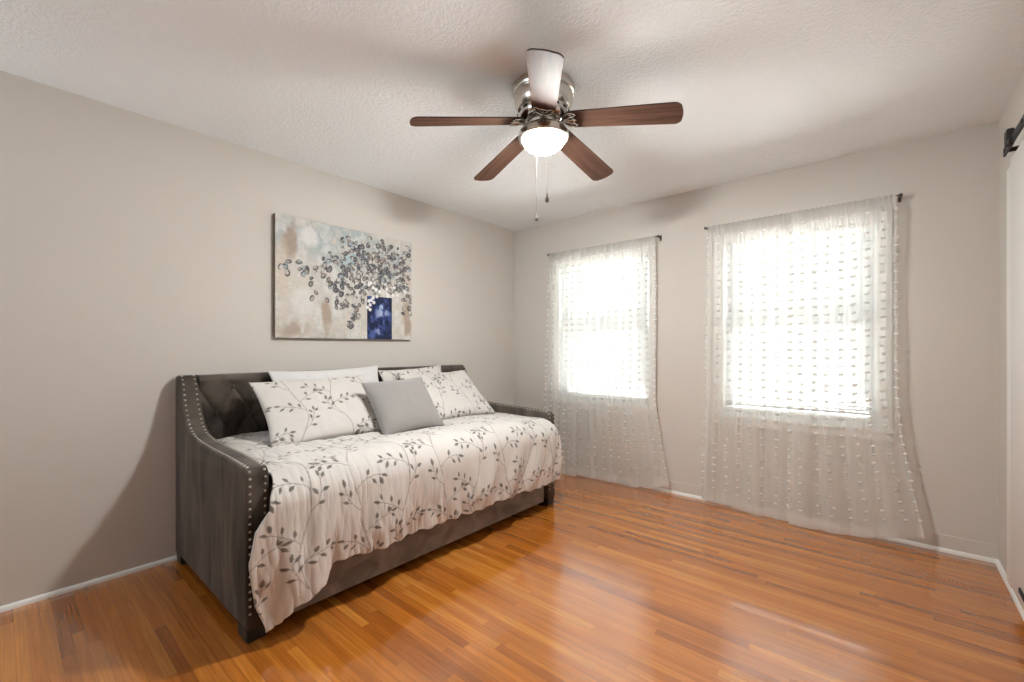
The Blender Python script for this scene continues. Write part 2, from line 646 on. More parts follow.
def blade_mat():
    m, nt, b = new_mat('walnut_blade')
    L = nt.links
    tc = N(nt, 'ShaderNodeTexCoord')
    mp = N(nt, 'ShaderNodeMapping'); mp.inputs['Scale'].default_value = (2.5, 45, 45)
    L.new(tc.outputs['Object'], mp.inputs['Vector'])
    nz = N(nt, 'ShaderNodeTexNoise'); nz.inputs['Scale'].default_value = 1.0; nz.inputs['Detail'].default_value = 5; nz.inputs['Distortion'].default_value = 0.5
    L.new(mp.outputs[0], nz.inputs['Vector'])
    rp = N(nt, 'ShaderNodeValToRGB')
    rp.color_ramp.elements[0].position = 0.3; rp.color_ramp.elements[0].color = (0.040, 0.018, 0.011, 1)
    rp.color_ramp.elements[1].position = 0.7; rp.color_ramp.elements[1].color = (0.100, 0.048, 0.030, 1)
    L.new(nz.outputs['Fac'], rp.inputs[0]); L.new(rp.outputs[0], b.inputs['Base Color'])
    b.inputs['Roughness'].default_value = 0.65
    b.inputs['Specular IOR Level'].default_value = 0.06
    return m


M_WALL = wall_mat()
M_CEIL = ceiling_mat()
M_FLOOR = floor_mat()
M_TRIM = simple('white_trim_paint', (0.74, 0.73, 0.70), 0.45, bump=(30, 0.1, 0.002))
M_DOOR = simple('white_door_paint', (0.66, 0.635, 0.61), 0.5, var=(3, 0.03), bump=(40, 0.1, 0.002))
M_BLACK = simple('black_iron', (0.010, 0.010, 0.010), 0.6, 0.0, bump=(80, 0.2, 0.001))
M_BLACKW = simple('black_wood', (0.012, 0.011, 0.011), 0.4, bump=(60, 0.15, 0.001))
M_BRONZE = simple('dark_bronze', (0.07, 0.06, 0.055), 0.4, 0.7)
M_NICKEL = simple('brushed_nickel', (0.62, 0.585, 0.54), 0.22, 1.0, var=(20, 0.05))
M_CHROME = simple('polished_nickel', (0.55, 0.53, 0.51), 0.1, 1.0)
M_VENT = simple('dark_vent', (0.03, 0.028, 0.026), 0.5, 0.5)
M_NAIL = simple('antique_silver_nail', (0.50, 0.46, 0.41), 0.32, 1.0)
M_VELV = velvet_mat('taupe_velvet', (8, 3, 2.0))
M_VELB = velvet_mat('taupe_velvet_back', (5, 5, 5))
M_VELR = velvet_mat('taupe_velvet_rail_lit', (4, 6, 9), (0.15, 0.135, 0.13), (0.30, 0.275, 0.265))  # same velvet lightened, stands in for light missing under the comforter
M_SHEER = sheer_mat('sheer_voile', 0.42)
M_HEM = sheer_mat('sheer_hem', 0.62)
M_TUFT = sheer_mat('tuft_cotton', 0.9, (0.80, 0.79, 0.76), 0.22)
M_SLAT = slat_mat()
M_GLASS = pane_mat()
M_BOWL = bowl_mat()
M_BLADE = blade_mat()
M_BLADE_EDGE = simple('blade_edge', (0.03, 0.016, 0.012), 0.45)
M_COMF = printed('leaf_print_cotton')
M_SHAM = printed('leaf_print_sham')
M_PAINT = printed('painted_canvas', 0.55, 0.0, (350, 0.3, 0.002))

# ------------------------------------------------------------------ room shell
t = 0.14
struct(MB().box(XL - t, XR + t, YF - t, YB + t, -0.12, 0).build('floor', M_FLOOR, smooth=0))
struct(MB().box(XL - t, XR + t, YF - t, YB + t, ZC, ZC + 0.12).build('ceiling', M_CEIL, smooth=0))
struct(MB().box(XL - t, XL, YF, YB + t, 0, ZC).build('wall_left', M_WALL, smooth=0))
struct(MB().box(XR, XR + t, YF, YB + t, 0, ZC).build('wall_right', M_WALL, smooth=0))
struct(MB().box(XL - t, XR + t, YF - t, YF, 0, ZC).build('wall_front', M_WALL, smooth=0))
OPEN = [(-2.475, -1.535, 0.690, 2.010), (-0.962, -0.038, 0.690, 2.000)]
w = MB()
xs = [XL, OPEN[0][0], OPEN[0][1], OPEN[1][0], OPEN[1][1], XR]
for i in range(5):
    if i in (1, 3):
        o = OPEN[i // 2]
        w.box(xs[i], xs[i + 1], YB, YB + t, 0, o[2])
        w.box(xs[i], xs[i + 1], YB, YB + t, o[3], ZC)
    else:
        w.box(xs[i], xs[i + 1], YB, YB + t, 0, ZC)
struct(w.build('wall_back', M_WALL, smooth=0))


def shoe(name, a, b, inward):
    """quarter-round shoe moulding from a to b along a wall"""
    a = Vector(a + (0,)); b = Vector(b + (0,)); n = Vector(inward + (0,))
    prof = [(0, 0)] + [(0.016 * math.cos(q), 0.023 * math.sin(q)) for q in np.linspace(0, PI / 2, 7)]
    m = MB()
    vs = [p + n * u + Vector((0, 0, v)) for p in (a, b) for (u, v) in prof]
    k = len(prof)
    fs = [[i, (i + 1) % k, k + (i + 1) % k, k + i] for i in range(k)] + [list(range(k)), list(range(k, 2 * k))]
    m.add(vs, fs)
    return struct(m.build(name, M_TRIM))


shoe('baseboard_left', (XL, YF), (XL, YB), (1, 0))
shoe('baseboard_back', (XL, YB), (XR, YB), (0, -1))
shoe('baseboard_right', (XR, YF), (XR, YB), (-1, 0))
shoe('baseboard_front', (XL, YF), (XR, YF), (0, 1))
# painted-over base behind the shoe on the back wall: a low ridge in wall paint
struct(MB().box(XL, XR, YB - 0.004, YB, 0, 0.1, 0.002, 1).build('trim_1', M_WALL))
# casing beside the sliding door
struct(MB().box(XR - 0.013, XR, 3.185, 3.285, 0.024, 2.075, 0.003, 2).build('trim_2', M_TRIM))

# ------------------------------------------------------------------ windows
for wi, (x0, x1, z0, z1) in enumerate(OPEN):
    root = bpy.data.objects.new('window_%d' % (wi + 1), None)
    COL.objects.link(root)
    root.location = ((x0 + x1) / 2, YB, z0)
    struct(root)

    def part(m, name, mat):
        return keep(m.build(name, mat), root)
    c = MB()
    cw = 0.058
    c.box(x0 - cw, x0, YB - 0.014, YB, z0, z1 + cw, 0.004)
    c.box(x1, x1 + cw, YB - 0.014, YB, z0, z1 + cw, 0.004)
    c.box(x0, x1, YB - 0.014, YB, z1, z1 + cw, 0.004)
    part(c, 'window_casing', M_TRIM)
    c = MB()
    jt = 0.012
    c.box(x0, x0 + jt, YB, YB + t, z0, z1)
    c.box(x1 - jt, x1, YB, YB + t, z0, z1)
    c.box(x0 + jt, x1 - jt, YB, YB + t, z1 - jt, z1)
    c.box(x0 + jt, x1 - jt, YB + 0.045, YB + t + 0.03, z0, z0 + jt)
    part(c, 'window_jamb', M_TRIM)
    part(MB().box(x0 - cw - 0.015, x1 + cw + 0.015, YB - 0.034, YB, z0 - 0.028, z0, 0.006)
         .box(x0, x1, YB, YB + 0.045, z0 - 0.02, z0 + 0.002), 'window_sill', M_TRIM)
    part(MB().box(x0 - cw, x1 + cw, YB - 0.012, YB, z0 - 0.085, z0 - 0.028, 0.004), 'window_apron', M_TRIM)
    zm = (z0 + z1) / 2
    for (a, b, yy) in ((z0 + jt, zm + 0.02, YB + 0.075), (zm - 0.02, z1 - jt, YB + 0.105)):
        f = MB()
        xa, xb = x0 + jt, x1 - jt
        f.box(xa, xa + 0.04, yy, yy + 0.028, a, b, 0.003)
        f.box(xb - 0.04, xb, yy, yy + 0.028, a, b, 0.003)
        f.box(xa + 0.04, xb - 0.04, yy, yy + 0.028, a, a + 0.04, 0.003)
        f.box(xa + 0.04, xb - 0.04, yy, yy + 0.028, b - 0.04, b, 0.003)
        sash = part(f, 'window_sash', M_TRIM)
        p = MB().box(xa + 0.038, xb - 0.038, yy + 0.012, yy + 0.016, a + 0.038, b - 0.038).build('window_pane', M_GLASS)
        p.parent = sash

    # mini blind in the recess
    rb = thing('window_blind', ('closed white slat blind behind the sheer curtains of the window beside the daybed',
                                'closed white slat blind behind the sheer curtains of the window nearer the right wall')[wi],
               'blind', ((x0 + x1) / 2, YB + 0.035, z1), 'closed window blinds')
    bx0, bx1 = x0 + jt + (0.012 if wi == 0 else 0.016), x1 - jt - 0.014
    yc = YB + 0.030
    keep(MB().box(bx0, bx1, yc - 0.014, yc + 0.014, z1 - jt - 0.030, z1 - jt - 0.002, 0.003).build('headrail', M_TRIM), rb)
    zb = z0 + 0.030
    s = MB()
    z = z1 - jt - 0.042
    tilt = math.radians(62)
    while z > zb + 0.024:
        vs = []
        for xx in (bx0 + 0.002, bx1 - 0.002):
            for q in (-1, -0.5, 0, 0.5, 1):
                u = q * 0.0127
                cv = 0.0016 * (1 - q * q)
                vs.append((xx, yc - u * math.cos(tilt) + cv * math.sin(tilt), z + u * math.sin(tilt) + cv * math.cos(tilt)))
        s.add(vs, [[i, i + 1, 6 + i, 5 + i] for i in range(4)])
        z -= 0.0215
    keep(s.build('slats', M_SLAT), rb)
    keep(MB().box(bx0, bx1, yc - 0.012, yc + 0.012, zb, zb + 0.018, 0.004).build('bottom_rail', M_TRIM), rb)
    lc = MB()
    for fx in (0.12, 0.5, 0.88):
        xx = bx0 + (bx1 - bx0) * fx
        for dy in (-0.0135, 0.0135):
            lc.tube([(xx, yc + dy, zb + 0.01), (xx, yc + dy, z1 - jt - 0.02)], 0.0008, 5)
    keep(lc.build('ladder_cords', M_TRIM), rb)
    xw = bx0 + (0.035 if wi == 1 else 0.05)
    keep(MB().tube([(xw, yc - 0.020, z1 - 0.045), (xw, yc - 0.022, z1 - 0.72)], 0.004, 8)
         .tube([(xw, yc - 0.012, z1 - 0.035), (xw, yc - 0.020, z1 - 0.045)], 0.002, 6).build('tilt_wand', M_BRONZE if wi == 1 else M_TRIM), rb)

# ------------------------------------------------------------------ curtain rods
RODY = 3.515
RODS = [(-2.537, -1.436, 2.106, 'dark thin curtain rod above the window beside the daybed'),
        (-1.058, 0.055, 2.106, 'dark thin curtain rod above the window nearer the right wall')]
for (x0, x1, z, lab) in RODS:
    r = thing('curtain_rod', lab, 'curtain rod', ((x0 + x1) / 2, RODY, z), 'curtain rods')
    keep(MB().tube([(x0, RODY, z), (x1, RODY, z)], 0.004, 10).build('rod', M_BRONZE), r)
    for sx, xx in ((-1, x0), (1, x1)):
        keep(MB().tube([(xx - sx * 0.004, RODY, z), (xx + sx * 0.002, RODY, z), (xx + sx * 0.010, RODY, z), (xx + sx * 0.012, RODY, z)],
                       [0.006, 0.011, 0.011, 0.004], 12).build('finial', M_BRONZE), r)
        keep(MB().box(xx - sx * 0.002 - 0.005, xx - sx * 0.002 + 0.005, RODY - 0.008, YB - 0.001, z - 0.006, z + 0.006, 0.002)
             .box(xx - sx * 0.002 - 0.008, xx - sx * 0.002 + 0.008, YB - 0.005, YB, z - 0.026, z + 0.022, 0.002).build('bracket', M_BRONZE), r)


# ------------------------------------------------------------------ sheer curtains
def curtain(label, ztop, left, right, hem, ybase, folds, seed, deep=0.020, lap=None, front=-0.009, back=0.009):
    """left/right: lists (z, x) of the panel's two edges; hem: function of u -> z; ybase: function (u, h) -> y"""
    rs = np.random.RandomState(seed)
    nu, nv = 180, 120
    u = np.linspace(0, 1, nu)[:, None]
    h = np.linspace(0, 1, nv)[None, :]          # 0 at the rod, 1 at the hem
    zb = hem(u)
    Z = ztop + (zb - ztop) * h + 0 * u
    lz, lx = zip(*sorted(left)); rz, rx = zip(*sorted(right))
    zz = ztop + (0.03 - ztop) * h
    xl = np.interp(zz, lz, lx); xr = np.interp(zz, rz, rx)
    # uneven spread of cloth along the rod
    ph = rs.rand(4) * 6.28
    uw = u + 0.012 * np.sin(2 * PI * folds * u + ph[0]) * (0.3 + 0.7 * h)
    X = xl + (xr - xl) * uw
    amp = deep * (0.35 + 0.65 * sstep(0, 0.25, h))
    w1 = np.sin(2 * PI * folds * u + ph[1] + 0.5 * np.sin(3 * h + ph[2]))
    w2 = np.sin(2 * PI * (folds * 0.47) * u + ph[3] + 0.8 * h)
    gather = 0.005 * np.sin(2 * PI * folds * 5 * u + ph[2]) * sstep(0.015, 0.04, h) * (1 - sstep(0.06, 0.16, h))
    if lap:                                      # calmer where two panels hang one behind the other
        wl = 1 - sstep(lap[1], lap[1] + 0.12, u) if lap[0] < 0 else sstep(lap[1] - 0.12, lap[1], u)
        amp = amp * (1 - 0.72 * wl)
        gather = gather * (1 - 0.7 * wl)
    Y = ybase(u, h) + amp * (0.65 * np.sign(w1) * np.abs(w1) ** 0.8 + 0.45 * w2) + gather
    Y = np.minimum(Y, 3.538)
    pk = 1 - sstep(0.012, 0.06, h)               # the rod pocket wraps the rod
    Y = Y * (1 - pk) + (RODY + front + 0.0018 * np.sin(2 * PI * folds * 5 * u + ph[1])) * pk
    Z = Z + 0.003 * np.sin(2 * PI * folds * 4.3 * u + ph[0]) * (1 - sstep(0, 0.05, h))
    P = np.stack([X, Y, Z], -1)
    V = P.reshape(-1, 3)
    A, B = np.meshgrid(np.arange(nu - 1), np.arange(nv - 1), indexing='ij')
    F = np.stack([A * nv + B, (A + 1) * nv + B, (A + 1) * nv + B + 1, A * nv + B + 1], -1).reshape(-1, 4)
    mi = np.zeros(len(F), int)
    # doubled hem and rod pocket
    for (ja, jb, dy) in ((nv - 5, nv - 1, 0.003), (0, 1, back - front)):
        sub = P[:, ja:jb + 1].copy()
        sub[..., 1] += dy
        k = sub.shape[1]
        A2, B2 = np.meshgrid(np.arange(nu - 1), np.arange(k - 1), indexing='ij')
        F2 = np.stack([A2 * k + B2, (A2 + 1) * k + B2, (A2 + 1) * k + B2 + 1, A2 * k + B2 + 1], -1).reshape(-1, 4) + len(V)
        V = np.concatenate([V, sub.reshape(-1, 3)]); F = np.concatenate([F, F2]); mi = np.concatenate([mi, np.ones(len(F2), int)])
    # side edges: a doubled narrow border
    for cols in (np.arange(0, 3), np.arange(nu - 3, nu)):
        sub = P[cols].copy(); sub[..., 1] += 0.002
        k = nv
        A2, B2 = np.meshgrid(np.arange(2), np.arange(k - 1), indexing='ij')
        F2 = np.stack([A2 * k + B2, (A2 + 1) * k + B2, (A2 + 1) * k + B2 + 1, A2 * k + B2 + 1], -1).reshape(-1, 4) + len(V)
        V = np.concatenate([V, sub.reshape(-1, 3)]); F = np.concatenate([F, F2]); mi = np.concatenate([mi, np.ones(len(F2), int)])
    # clipped tufts woven into the cloth
    eb = MB().ell((0, 0, 0), 1, 1, 1, 8, 4)
    ev = np.array(eb.v); quads = [f if len(f) == 4 else (f[0], f[1], f[2], f[2]) for f in eb.f]
    ncol = max(3, int(round((xr.mean() - xl.mean()) / 0.074)))
    tv = []; tf = []; nb = len(V)
    nrow = 35
    for c in range(ncol + 1):
        for r in range(nrow):
            uu = min(max((c + 0.15 * (rs.rand() - 0.5)) / ncol, 0.0), 1.0)
            hh = 0.045 + 0.93 * (r + 0.12 * (rs.rand() - 0.5)) / nrow
            iu = min(int(round(uu * (nu - 1))), nu - 1); iv = min(int(round(hh * (nv - 1))), nv - 1)
            p = P[iu, iv]
            a = P[min(iu + 1, nu - 1), iv] - P[max(iu - 1, 0), iv]
            a = a / np.linalg.norm(a)
            nrm = np.array([a[1], -a[0], 0]); nrm /= max(np.linalg.norm(nrm), 1e-6)
            if nrm[1] > 0: nrm = -nrm
            L = (0.0115 + 0.004 * rs.rand()); T = 0.0055 + 0.003 * rs.rand()
            dz = (rs.rand() - 0.5) * 0.25
            ax = a + np.array([0, 0, dz])
            R = p + nrm * 0.003 + ev[:, :1] * L * ax + ev[:, 1:2] * 0.005 * nrm + ev[:, 2:3] * np.array([0, 0, T])
            tv.append(R); tf.extend([[i + nb for i in q] for q in quads]); nb += len(ev)
    V = np.concatenate([V] + tv)
    tri = [f for f in tf if f[2] == f[3]]; qd = [f for f in tf if f[2] != f[3]]
    me = bpy.data.meshes.new('sheer_curtain')
    faces = [list(map(int, f)) for f in F] + qd + [f[:3] for f in tri]
    me.from_pydata(V.tolist(), [], faces)
    for m in (M_SHEER, M_HEM, M_TUFT):
        me.materials.append(m)
    me.polygons.foreach_set('material_index', np.concatenate([mi, np.full(len(qd) + len(tri), 2)]).astype(np.int32))
    me.shade_smooth()
    me.update()
    o = bpy.data.objects.new('sheer_curtain', me)
    COL.objects.link(o)
    c = Vector((float(X.mean()), RODY, ztop))
    me.transform(Matrix.Translation(-c))
    o.location = c
    return tag(o, label, 'curtain', 'sheer curtains with white tufts')


ZR = 2.112
curtain('narrow bunched sheer tufted curtain panel just behind the far end of the daybed', ZR,
        [(0, -2.57), (0.6, -2.55), (2.1, -2.52)], [(0, -2.16), (2.1, -2.16)],
        lambda u: 0.008 + 0.004 * np.sin(9 * u), lambda u, h: 3.497 - 0.055 * h * h - 0.024 * sstep(0.55, 0.80, u), 3.4, 11, 0.018, lap=(1, 0.80), front=-0.0155, back=0.0145)
curtain('wide sheer tufted curtain panel over the right part of the window beside the daybed', ZR,
        [(0, -2.235), (2.1, -2.235)], [(0, -1.325), (0.35, -1.395), (0.75, -1.455), (2.1, -1.455)],
        lambda u: 0.008 + 0.050 * sstep(0.62, 1.0, u), lambda u, h: 3.508 - 0.025 * h * h * (1 - u) + 0.018 * (1 - sstep(0.08, 0.25, u)), 4.4, 23, 0.015, lap=(-1, 0.10))
curtain('sheer tufted curtain panel on the left half of the window nearer the right wall', ZR,
        [(0, -1.085), (0.8, -1.055), (2.1, -1.040)], [(0, -0.43), (2.1, -0.435)],
        lambda u: 0.034 - 0.028 * sstep(0.05, 0.5, u), lambda u, h: 3.507 - 0.030 * h * h * sstep(0.2, 0.9, u) + 0.020 * sstep(0.72, 0.87, u), 4.2, 37, 0.017, lap=(1, 0.86))
curtain('sheer tufted curtain panel flaring out at its right bottom corner by the right wall', ZR,
        [(0, -0.515), (2.1, -0.50)], [(0, 0.175), (0.30, 0.120), (0.62, 0.068), (0.9, 0.044), (2.1, 0.040)],
        lambda u: 0.008 + 0.072 * sstep(0.45, 1.0, u), lambda u, h: 3.498 - 0.045 * h * h * (1 - 0.6 * u) - 0.016 * (1 - sstep(0.16, 0.32, u)), 4.4, 41, 0.017, lap=(-1, 0.16), front=-0.0155, back=0.0145)

# ------------------------------------------------------------------ sliding door, rail, guide
d = thing('sliding_door', 'plain white sliding barn door along the right wall', 'door', (0.42, 1.9, 0.1))
keep(MB().box(0.432, 0.456, 1.05, 3.055, 0.085, 2.066, 0.003).build('door_panel', M_DOOR), d)
for yy in (1.35, 2.25):
    hg = keep(MB().box(0.426, 0.432, yy - 0.02, yy + 0.02, 1.85, 2.155, 0.002).build('hanger_strap', M_BLACK), d)
    Mx = Matrix.Translation((0.424, yy, 2.1745)) @ Matrix.Rotation(PI / 2, 4, 'Y')
    k = MB().lathe([(0, -0.012), (0.038, -0.012), (0.042, -0.008), (0.036, 0), (0.042, 0.008), (0.038, 0.012), (0, 0.012)], 28, M=Mx).build('roller', M_BLACK)
    k.parent = hg
r = thing('door_rail', 'black flat iron rail with end stop high on the right wall', 'rail', (0.42, 1.9, 2.11))
keep(MB().box(0.414, 0.422, 0.30, 3.093, 2.091, 2.129, 0.001).build('rail', M_BLACK), r)
for yy in (0.6, 1.3, 2.0, 2.7, 3.055):
    Mx = Matrix.Translation((0.444, yy, 2.11)) @ Matrix.Rotation(PI / 2, 4, 'Y')
    keep(MB().lathe([(0, -0.034), (0.009, -0.033), (0.011, -0.028), (0.011, 0.02), (0, 0.02)], 14, M=Mx).build('standoff_bolt', M_BLACK), r)
keep(MB().box(0.398, 0.424, 2.900, 2.955, 2.088, 2.160, 0.006).box(0.400, 0.406, 2.86, 2.902, 2.088, 2.104, 0.002).build('end_stop', M_BLACK), r)
keep(MB().box(0.425, 0.4325, 2.740, 2.850, 0.138, 0.160, 0.002).build('guide_bracket', M_BLACK), d)

# ------------------------------------------------------------------ leaf print
TSX, TSY = 0.50, 0.60


def leaf_tile():
    nx, ny_ = 500, 600
    S, T = np.meshgrid((np.arange(nx) + 0.5) / nx * TSX, (np.arange(ny_) + 0.5) / ny_ * TSY, indexing='ij')
    cov = np.zeros((nx, ny_)); stem = np.zeros((nx, ny_))
    rs = np.random.RandomState(5)
    wx = lambda d_: (d_ + TSX / 2) % TSX - TSX / 2
    wy = lambda d_: (d_ + TSY / 2) % TSY - TSY / 2

    def seg(p, q, w):
        a = wx(S - p[0]); b = wy(T - p[1])
        dx, dy = q[0] - p[0], q[1] - p[1]
        k = np.clip((a * dx + b * dy) / (dx * dx + dy * dy + 1e-12), 0, 1)
        dd = np.hypot(a - k * dx, b - k * dy)
        np.maximum(stem, 1 - sstep(w * 0.5, w * 0.5 + 0.0014, dd), out=stem)

    def leaf(p, ang, L, W):
        a = wx(S - p[0]); b = wy(T - p[1])
        c, s_ = math.cos(ang), math.sin(ang)
        f = (a * c + b * s_) / L; y = -a * s_ + b * c
        prof = W * np.where((f > 0) & (f < 1), np.sin(PI * np.clip(f, 0, 1) ** 0.8) ** 0.9, -0.2)
        np.maximum(cov, 1 - sstep(-0.0012, 0.0012, np.abs(y) - prof / 2), out=cov)

    for vi, x0 in enumerate((0.12, 0.37)):
        f = lambda t_: x0 + 0.036 * math.sin(2 * PI * t_ / TSY + vi * 2.6) + 0.010 * math.sin(4 * PI * t_ / TSY + vi)
        pts = [(f(k * TSY / 60), k * TSY / 60) for k in range(61)]
        for a, b in zip(pts[:-1], pts[1:]):
            seg(a, b, 0.0030)
        for bi in range(6):
            t0 = (bi + 0.25 * rs.rand() + 0.5 * vi) * TSY / 6
            p = (f(t0), t0)
            sd = 1 if (bi + vi) % 2 == 0 else -1
            ang = PI / 2 - sd * (0.75 + 0.25 * rs.rand())
            turn = -sd * (0.055 + 0.06 * rs.rand()) if bi % 3 else sd * 0.10
            q = p; path = [p]; an = []
            for j in range(9):
                q = (q[0] + 0.0165 * math.cos(ang), q[1] + 0.0165 * math.sin(ang))
                an.append(ang); ang += turn
                path.append(q)
            for a, b in zip(path[:-1], path[1:]):
                seg(a, b, 0.0021)
            leaf(q, ang, 0.033 + 0.004 * rs.rand(), 0.0150)
            for j, s2 in ((2, -1), (4, 1), (5, -1), (7, 1), (8, -1)):
                if rs.rand() < 0.12: continue
                aj = an[j] + s2 * (0.55 + 0.35 * rs.rand())
                st = (path[j][0] + 0.015 * math.cos(aj), path[j][1] + 0.015 * math.sin(aj))
                seg(path[j], st, 0.0018)
                leaf(st, aj + s2 * 0.5 * (rs.rand() - 0.3), 0.028 + 0.007 * rs.rand(), 0.0135 + 0.002 * rs.rand())
    return cov, stem


COV, STEM = leaf_tile()
C_BASE = np.array([0.575, 0.545, 0.515])
C_LEAF = np.array([0.135, 0.118, 0.105])
C_STEM = np.array([0.23, 0.205, 0.185])


def leaf_print(s, tt):
    n, m = COV.shape

    def samp(A):
        x = (s / TSX * n - 0.5); y = (tt / TSY * m - 0.5)
        xi = np.floor(x).astype(int); yi = np.floor(y).astype(int)
        fx = x - xi; fy = y - yi
        gg = lambda a, b: A[a % n, b % m]
        return (gg(xi, yi) * (1 - fx) + gg(xi + 1, yi) * fx) * (1 - fy) + (gg(xi, yi + 1) * (1 - fx) + gg(xi + 1, yi + 1) * fx) * fy
    st = samp(STEM)[..., None] * 0.85
    cv = samp(COV)[..., None] * 0.95
    c = C_BASE * (1 - st) + C_STEM * st
    return c * (1 - cv) + C_LEAF * cv


# ------------------------------------------------------------------ daybed
DB = thing('daybed', 'taupe velvet daybed with scooped arms and nailhead trim against the left wall', 'daybed', (-2.5, 1.695, 0))
Y0, Y1 = 0.636, 2.772
ARM = 0.088


def catmull(pts, n):
    P = [np.array(p, float) for p in pts]
    P = [2 * P[0] - P[1]] + P + [2 * P[-1] - P[-2]]
    out = []
    for i in range(1, len(P) - 2):
        for k in range(n):
            t_ = k / n
            a, b, c, d_ = P[i - 1:i + 3]
            out.append(0.5 * (2 * b + (c - a) * t_ + (2 * a - 5 * b + 4 * c - d_) * t_ ** 2 + (3 * b - a - 3 * c + d_) * t_ ** 3))
    out.append(P[-2])
    return out


top_curve = catmull([(-2.990, 1.036), (-2.955, 1.030), (-2.925, 0.995), (-2.900, 0.935), (-2.868, 0.868), (-2.818, 0.800),
                     (-2.745, 0.752), (-2.63, 0.726), (-2.45, 0.716), (-2.20, 0.712), (-2.02, 0.706)], 8)


def resample(pts, step):
    out = [np.array(pts[0], float)]
    acc = 0
    for a, b in zip(pts[:-1], pts[1:]):
        a = np.array(a, float); b = np.array(b, float)
        L = np.linalg.norm(b - a); d_ = step - acc
        while d_ <= L:
            out.append(a + (b - a) * d_ / L); d_ += step
        acc = L - (d_ - step)
    return out


corner = [(-1.975 + 0.035 * math.cos(q), 0.668 + 0.035 * math.sin(q)) for q in np.linspace(PI / 2, 0, 7)]
arm_outline = [(-3.022, 0.055), (-3.022, 0.60), (-3.022, 1.017), (-3.016, 1.031)] + [tuple(p) for p in top_curve] + corner + [(-1.940, 0.40), (-1.940, 0.055)]
arm_line = [tuple(p) for p in top_curve] + corner + [(-1.940, 0.40), (-1.940, 0.075)]


def offset_loop(pts, d_):
    n = len(pts); out = []
    for i in range(n):
        a = np.array(pts[i - 1], float); b = np.array(pts[i], float); c = np.array(pts[(i + 1) % n], float)
        t1 = (b - a) / np.linalg.norm(b - a); t2 = (c - b) / np.linalg.norm(c - b)
        n1 = np.array([t1[1], -t1[0]]); n2 = np.array([t2[1], -t2[0]])
        m = n1 + n2
        m = m / max(1e-6, m @ m) * 2
        out.append(b - m * d_)
    return out


# outline runs back-bottom -> top -> front -> bottom (clockwise seen from -y); offset must go inward
def make_arm(ya, yb):
    b = 0.012
    rings = []
    for q in np.linspace(0, PI / 2, 5):
        rings.append((b * (1 - math.sin(q)), ya + b * (1 - math.cos(q))))
    for q in np.linspace(PI / 2, 0, 5):
        rings.append((b * (1 - math.sin(q)), yb - b * (1 - math.cos(q))))
    base = arm_outline
    test = offset_loop(base, 0.01)
    sgn = 1 if abs(test[1][0] + 3.012) < 0.004 else -1
    m = MB()
    vs = []; n = len(base)
    for (d_, yy) in rings:
        L = offset_loop(base, sgn * d_) if d_ > 1e-6 else base
        vs += [(p[0], yy, p[1]) for p in L]
    fs = []
    for k in range(len(rings) - 1):
        for i in range(n):
            fs.append([k * n + i, k * n + (i + 1) % n, (k + 1) * n + (i + 1) % n, (k + 1) * n + i])
    fs.append(list(range(n))); fs.append([(len(rings) - 1) * n + i for i in range(n)])
    m.add(vs, fs)
    return m


def nails(yy, face):
    """a row of nailheads along the arm's edge; they sit on the band facing up and forward"""
    pts = resample(arm_line, 0.030)
    m = MB()
    for i, p in enumerate(pts[1:-1]):
        tdir = np.array(pts[i + 2]) - np.array(pts[i])
        tdir /= np.linalg.norm(tdir)
        nrm = Vector((-tdir[1], 0, tdir[0]))
        if nrm.z + nrm.x < 0: nrm = -nrm
        Q = Matrix.Translation((p[0], yy, p[1])) @ nrm.to_track_quat('Z', 'Y').to_matrix().to_4x4()
        m.lathe([(0.0060, -0.001), (0.0057, 0.0012), (0.0042, 0.0030), (0.0020, 0.0040), (0, 0.0043)], 8, M=Q)
    return m


for ya, yb in ((Y0, Y0 + ARM), (Y1 - ARM, Y1)):
    a = keep(make_arm(ya, yb).build('arm', M_VELV), DB)
    for yy in (ya + 0.016, yb - 0.016):
        k = nails(yy, 0).build('nailhead_trim', M_NAIL)
        k.parent = a
YI0, YI1 = Y0 + ARM, Y1 - ARM

# tufted backrest
yy = np.linspace(YI0 + 0.001, YI1 - 0.001, 420)[:, None]
zz = np.linspace(0.30, 1.005, 150)[None, :]
WY, DZ, BY, BZ = 0.1755, 0.150, 0.895, 0.962
a_ = ((yy - BY) / WY + (zz - BZ) / (DZ * 2)) ; b_ = ((yy - BY) / WY - (zz - BZ) / (DZ * 2))
cre = (np.abs(np.sin(PI * a_)) ** 0.55) * (np.abs(np.sin(PI * b_)) ** 0.55)
dome = cre * 0.030
inside = 1 - sstep(BZ - 0.005, BZ + 0.045, zz)
flat = 0.022
depth = (dome - 0.004) * inside + flat * (1 - inside)
# pleats running up from the top buttons
pl = np.abs(np.sin(PI * (yy - BY) / WY)) ** 0.35
depth = depth * (1 - 0) - 0.012 * (1 - pl) * sstep(BZ - 0.01, BZ + 0.01, zz) * (1 - sstep(BZ + 0.02, BZ + 0.05, zz))
Xf = -2.930 + depth + 0 * yy
rnd_top = []
P = np.stack([Xf, yy + 0 * zz, zz + 0 * yy], -1)
cap = []
for q in np.linspace(0, PI / 2, 7)[1:]:
    ring = P[:, -1].copy()
    r_ = 0.030
    ring[:, 0] += -r_ * (1 - math.cos(q)); ring[:, 2] += r_ * math.sin(q)
    cap.append(ring)
for xx, zt in ((-3.015, 1.035), (-3.022, 1.02), (-3.022, 0.30)):
    ring = P[:, -1].copy(); ring[:, 0] = xx; ring[:, 2] = zt
    cap.append(ring)
P2 = np.concatenate([P, np.stack(cap, 1)], 1)
endcap = [P2[:1].copy(), P2[-1:].copy()]
for e_ in endcap:
    e_[..., 0] = np.minimum(e_[..., 0], -3.0)
P2 = np.concatenate([endcap[0], P2, endcap[1]], 0)
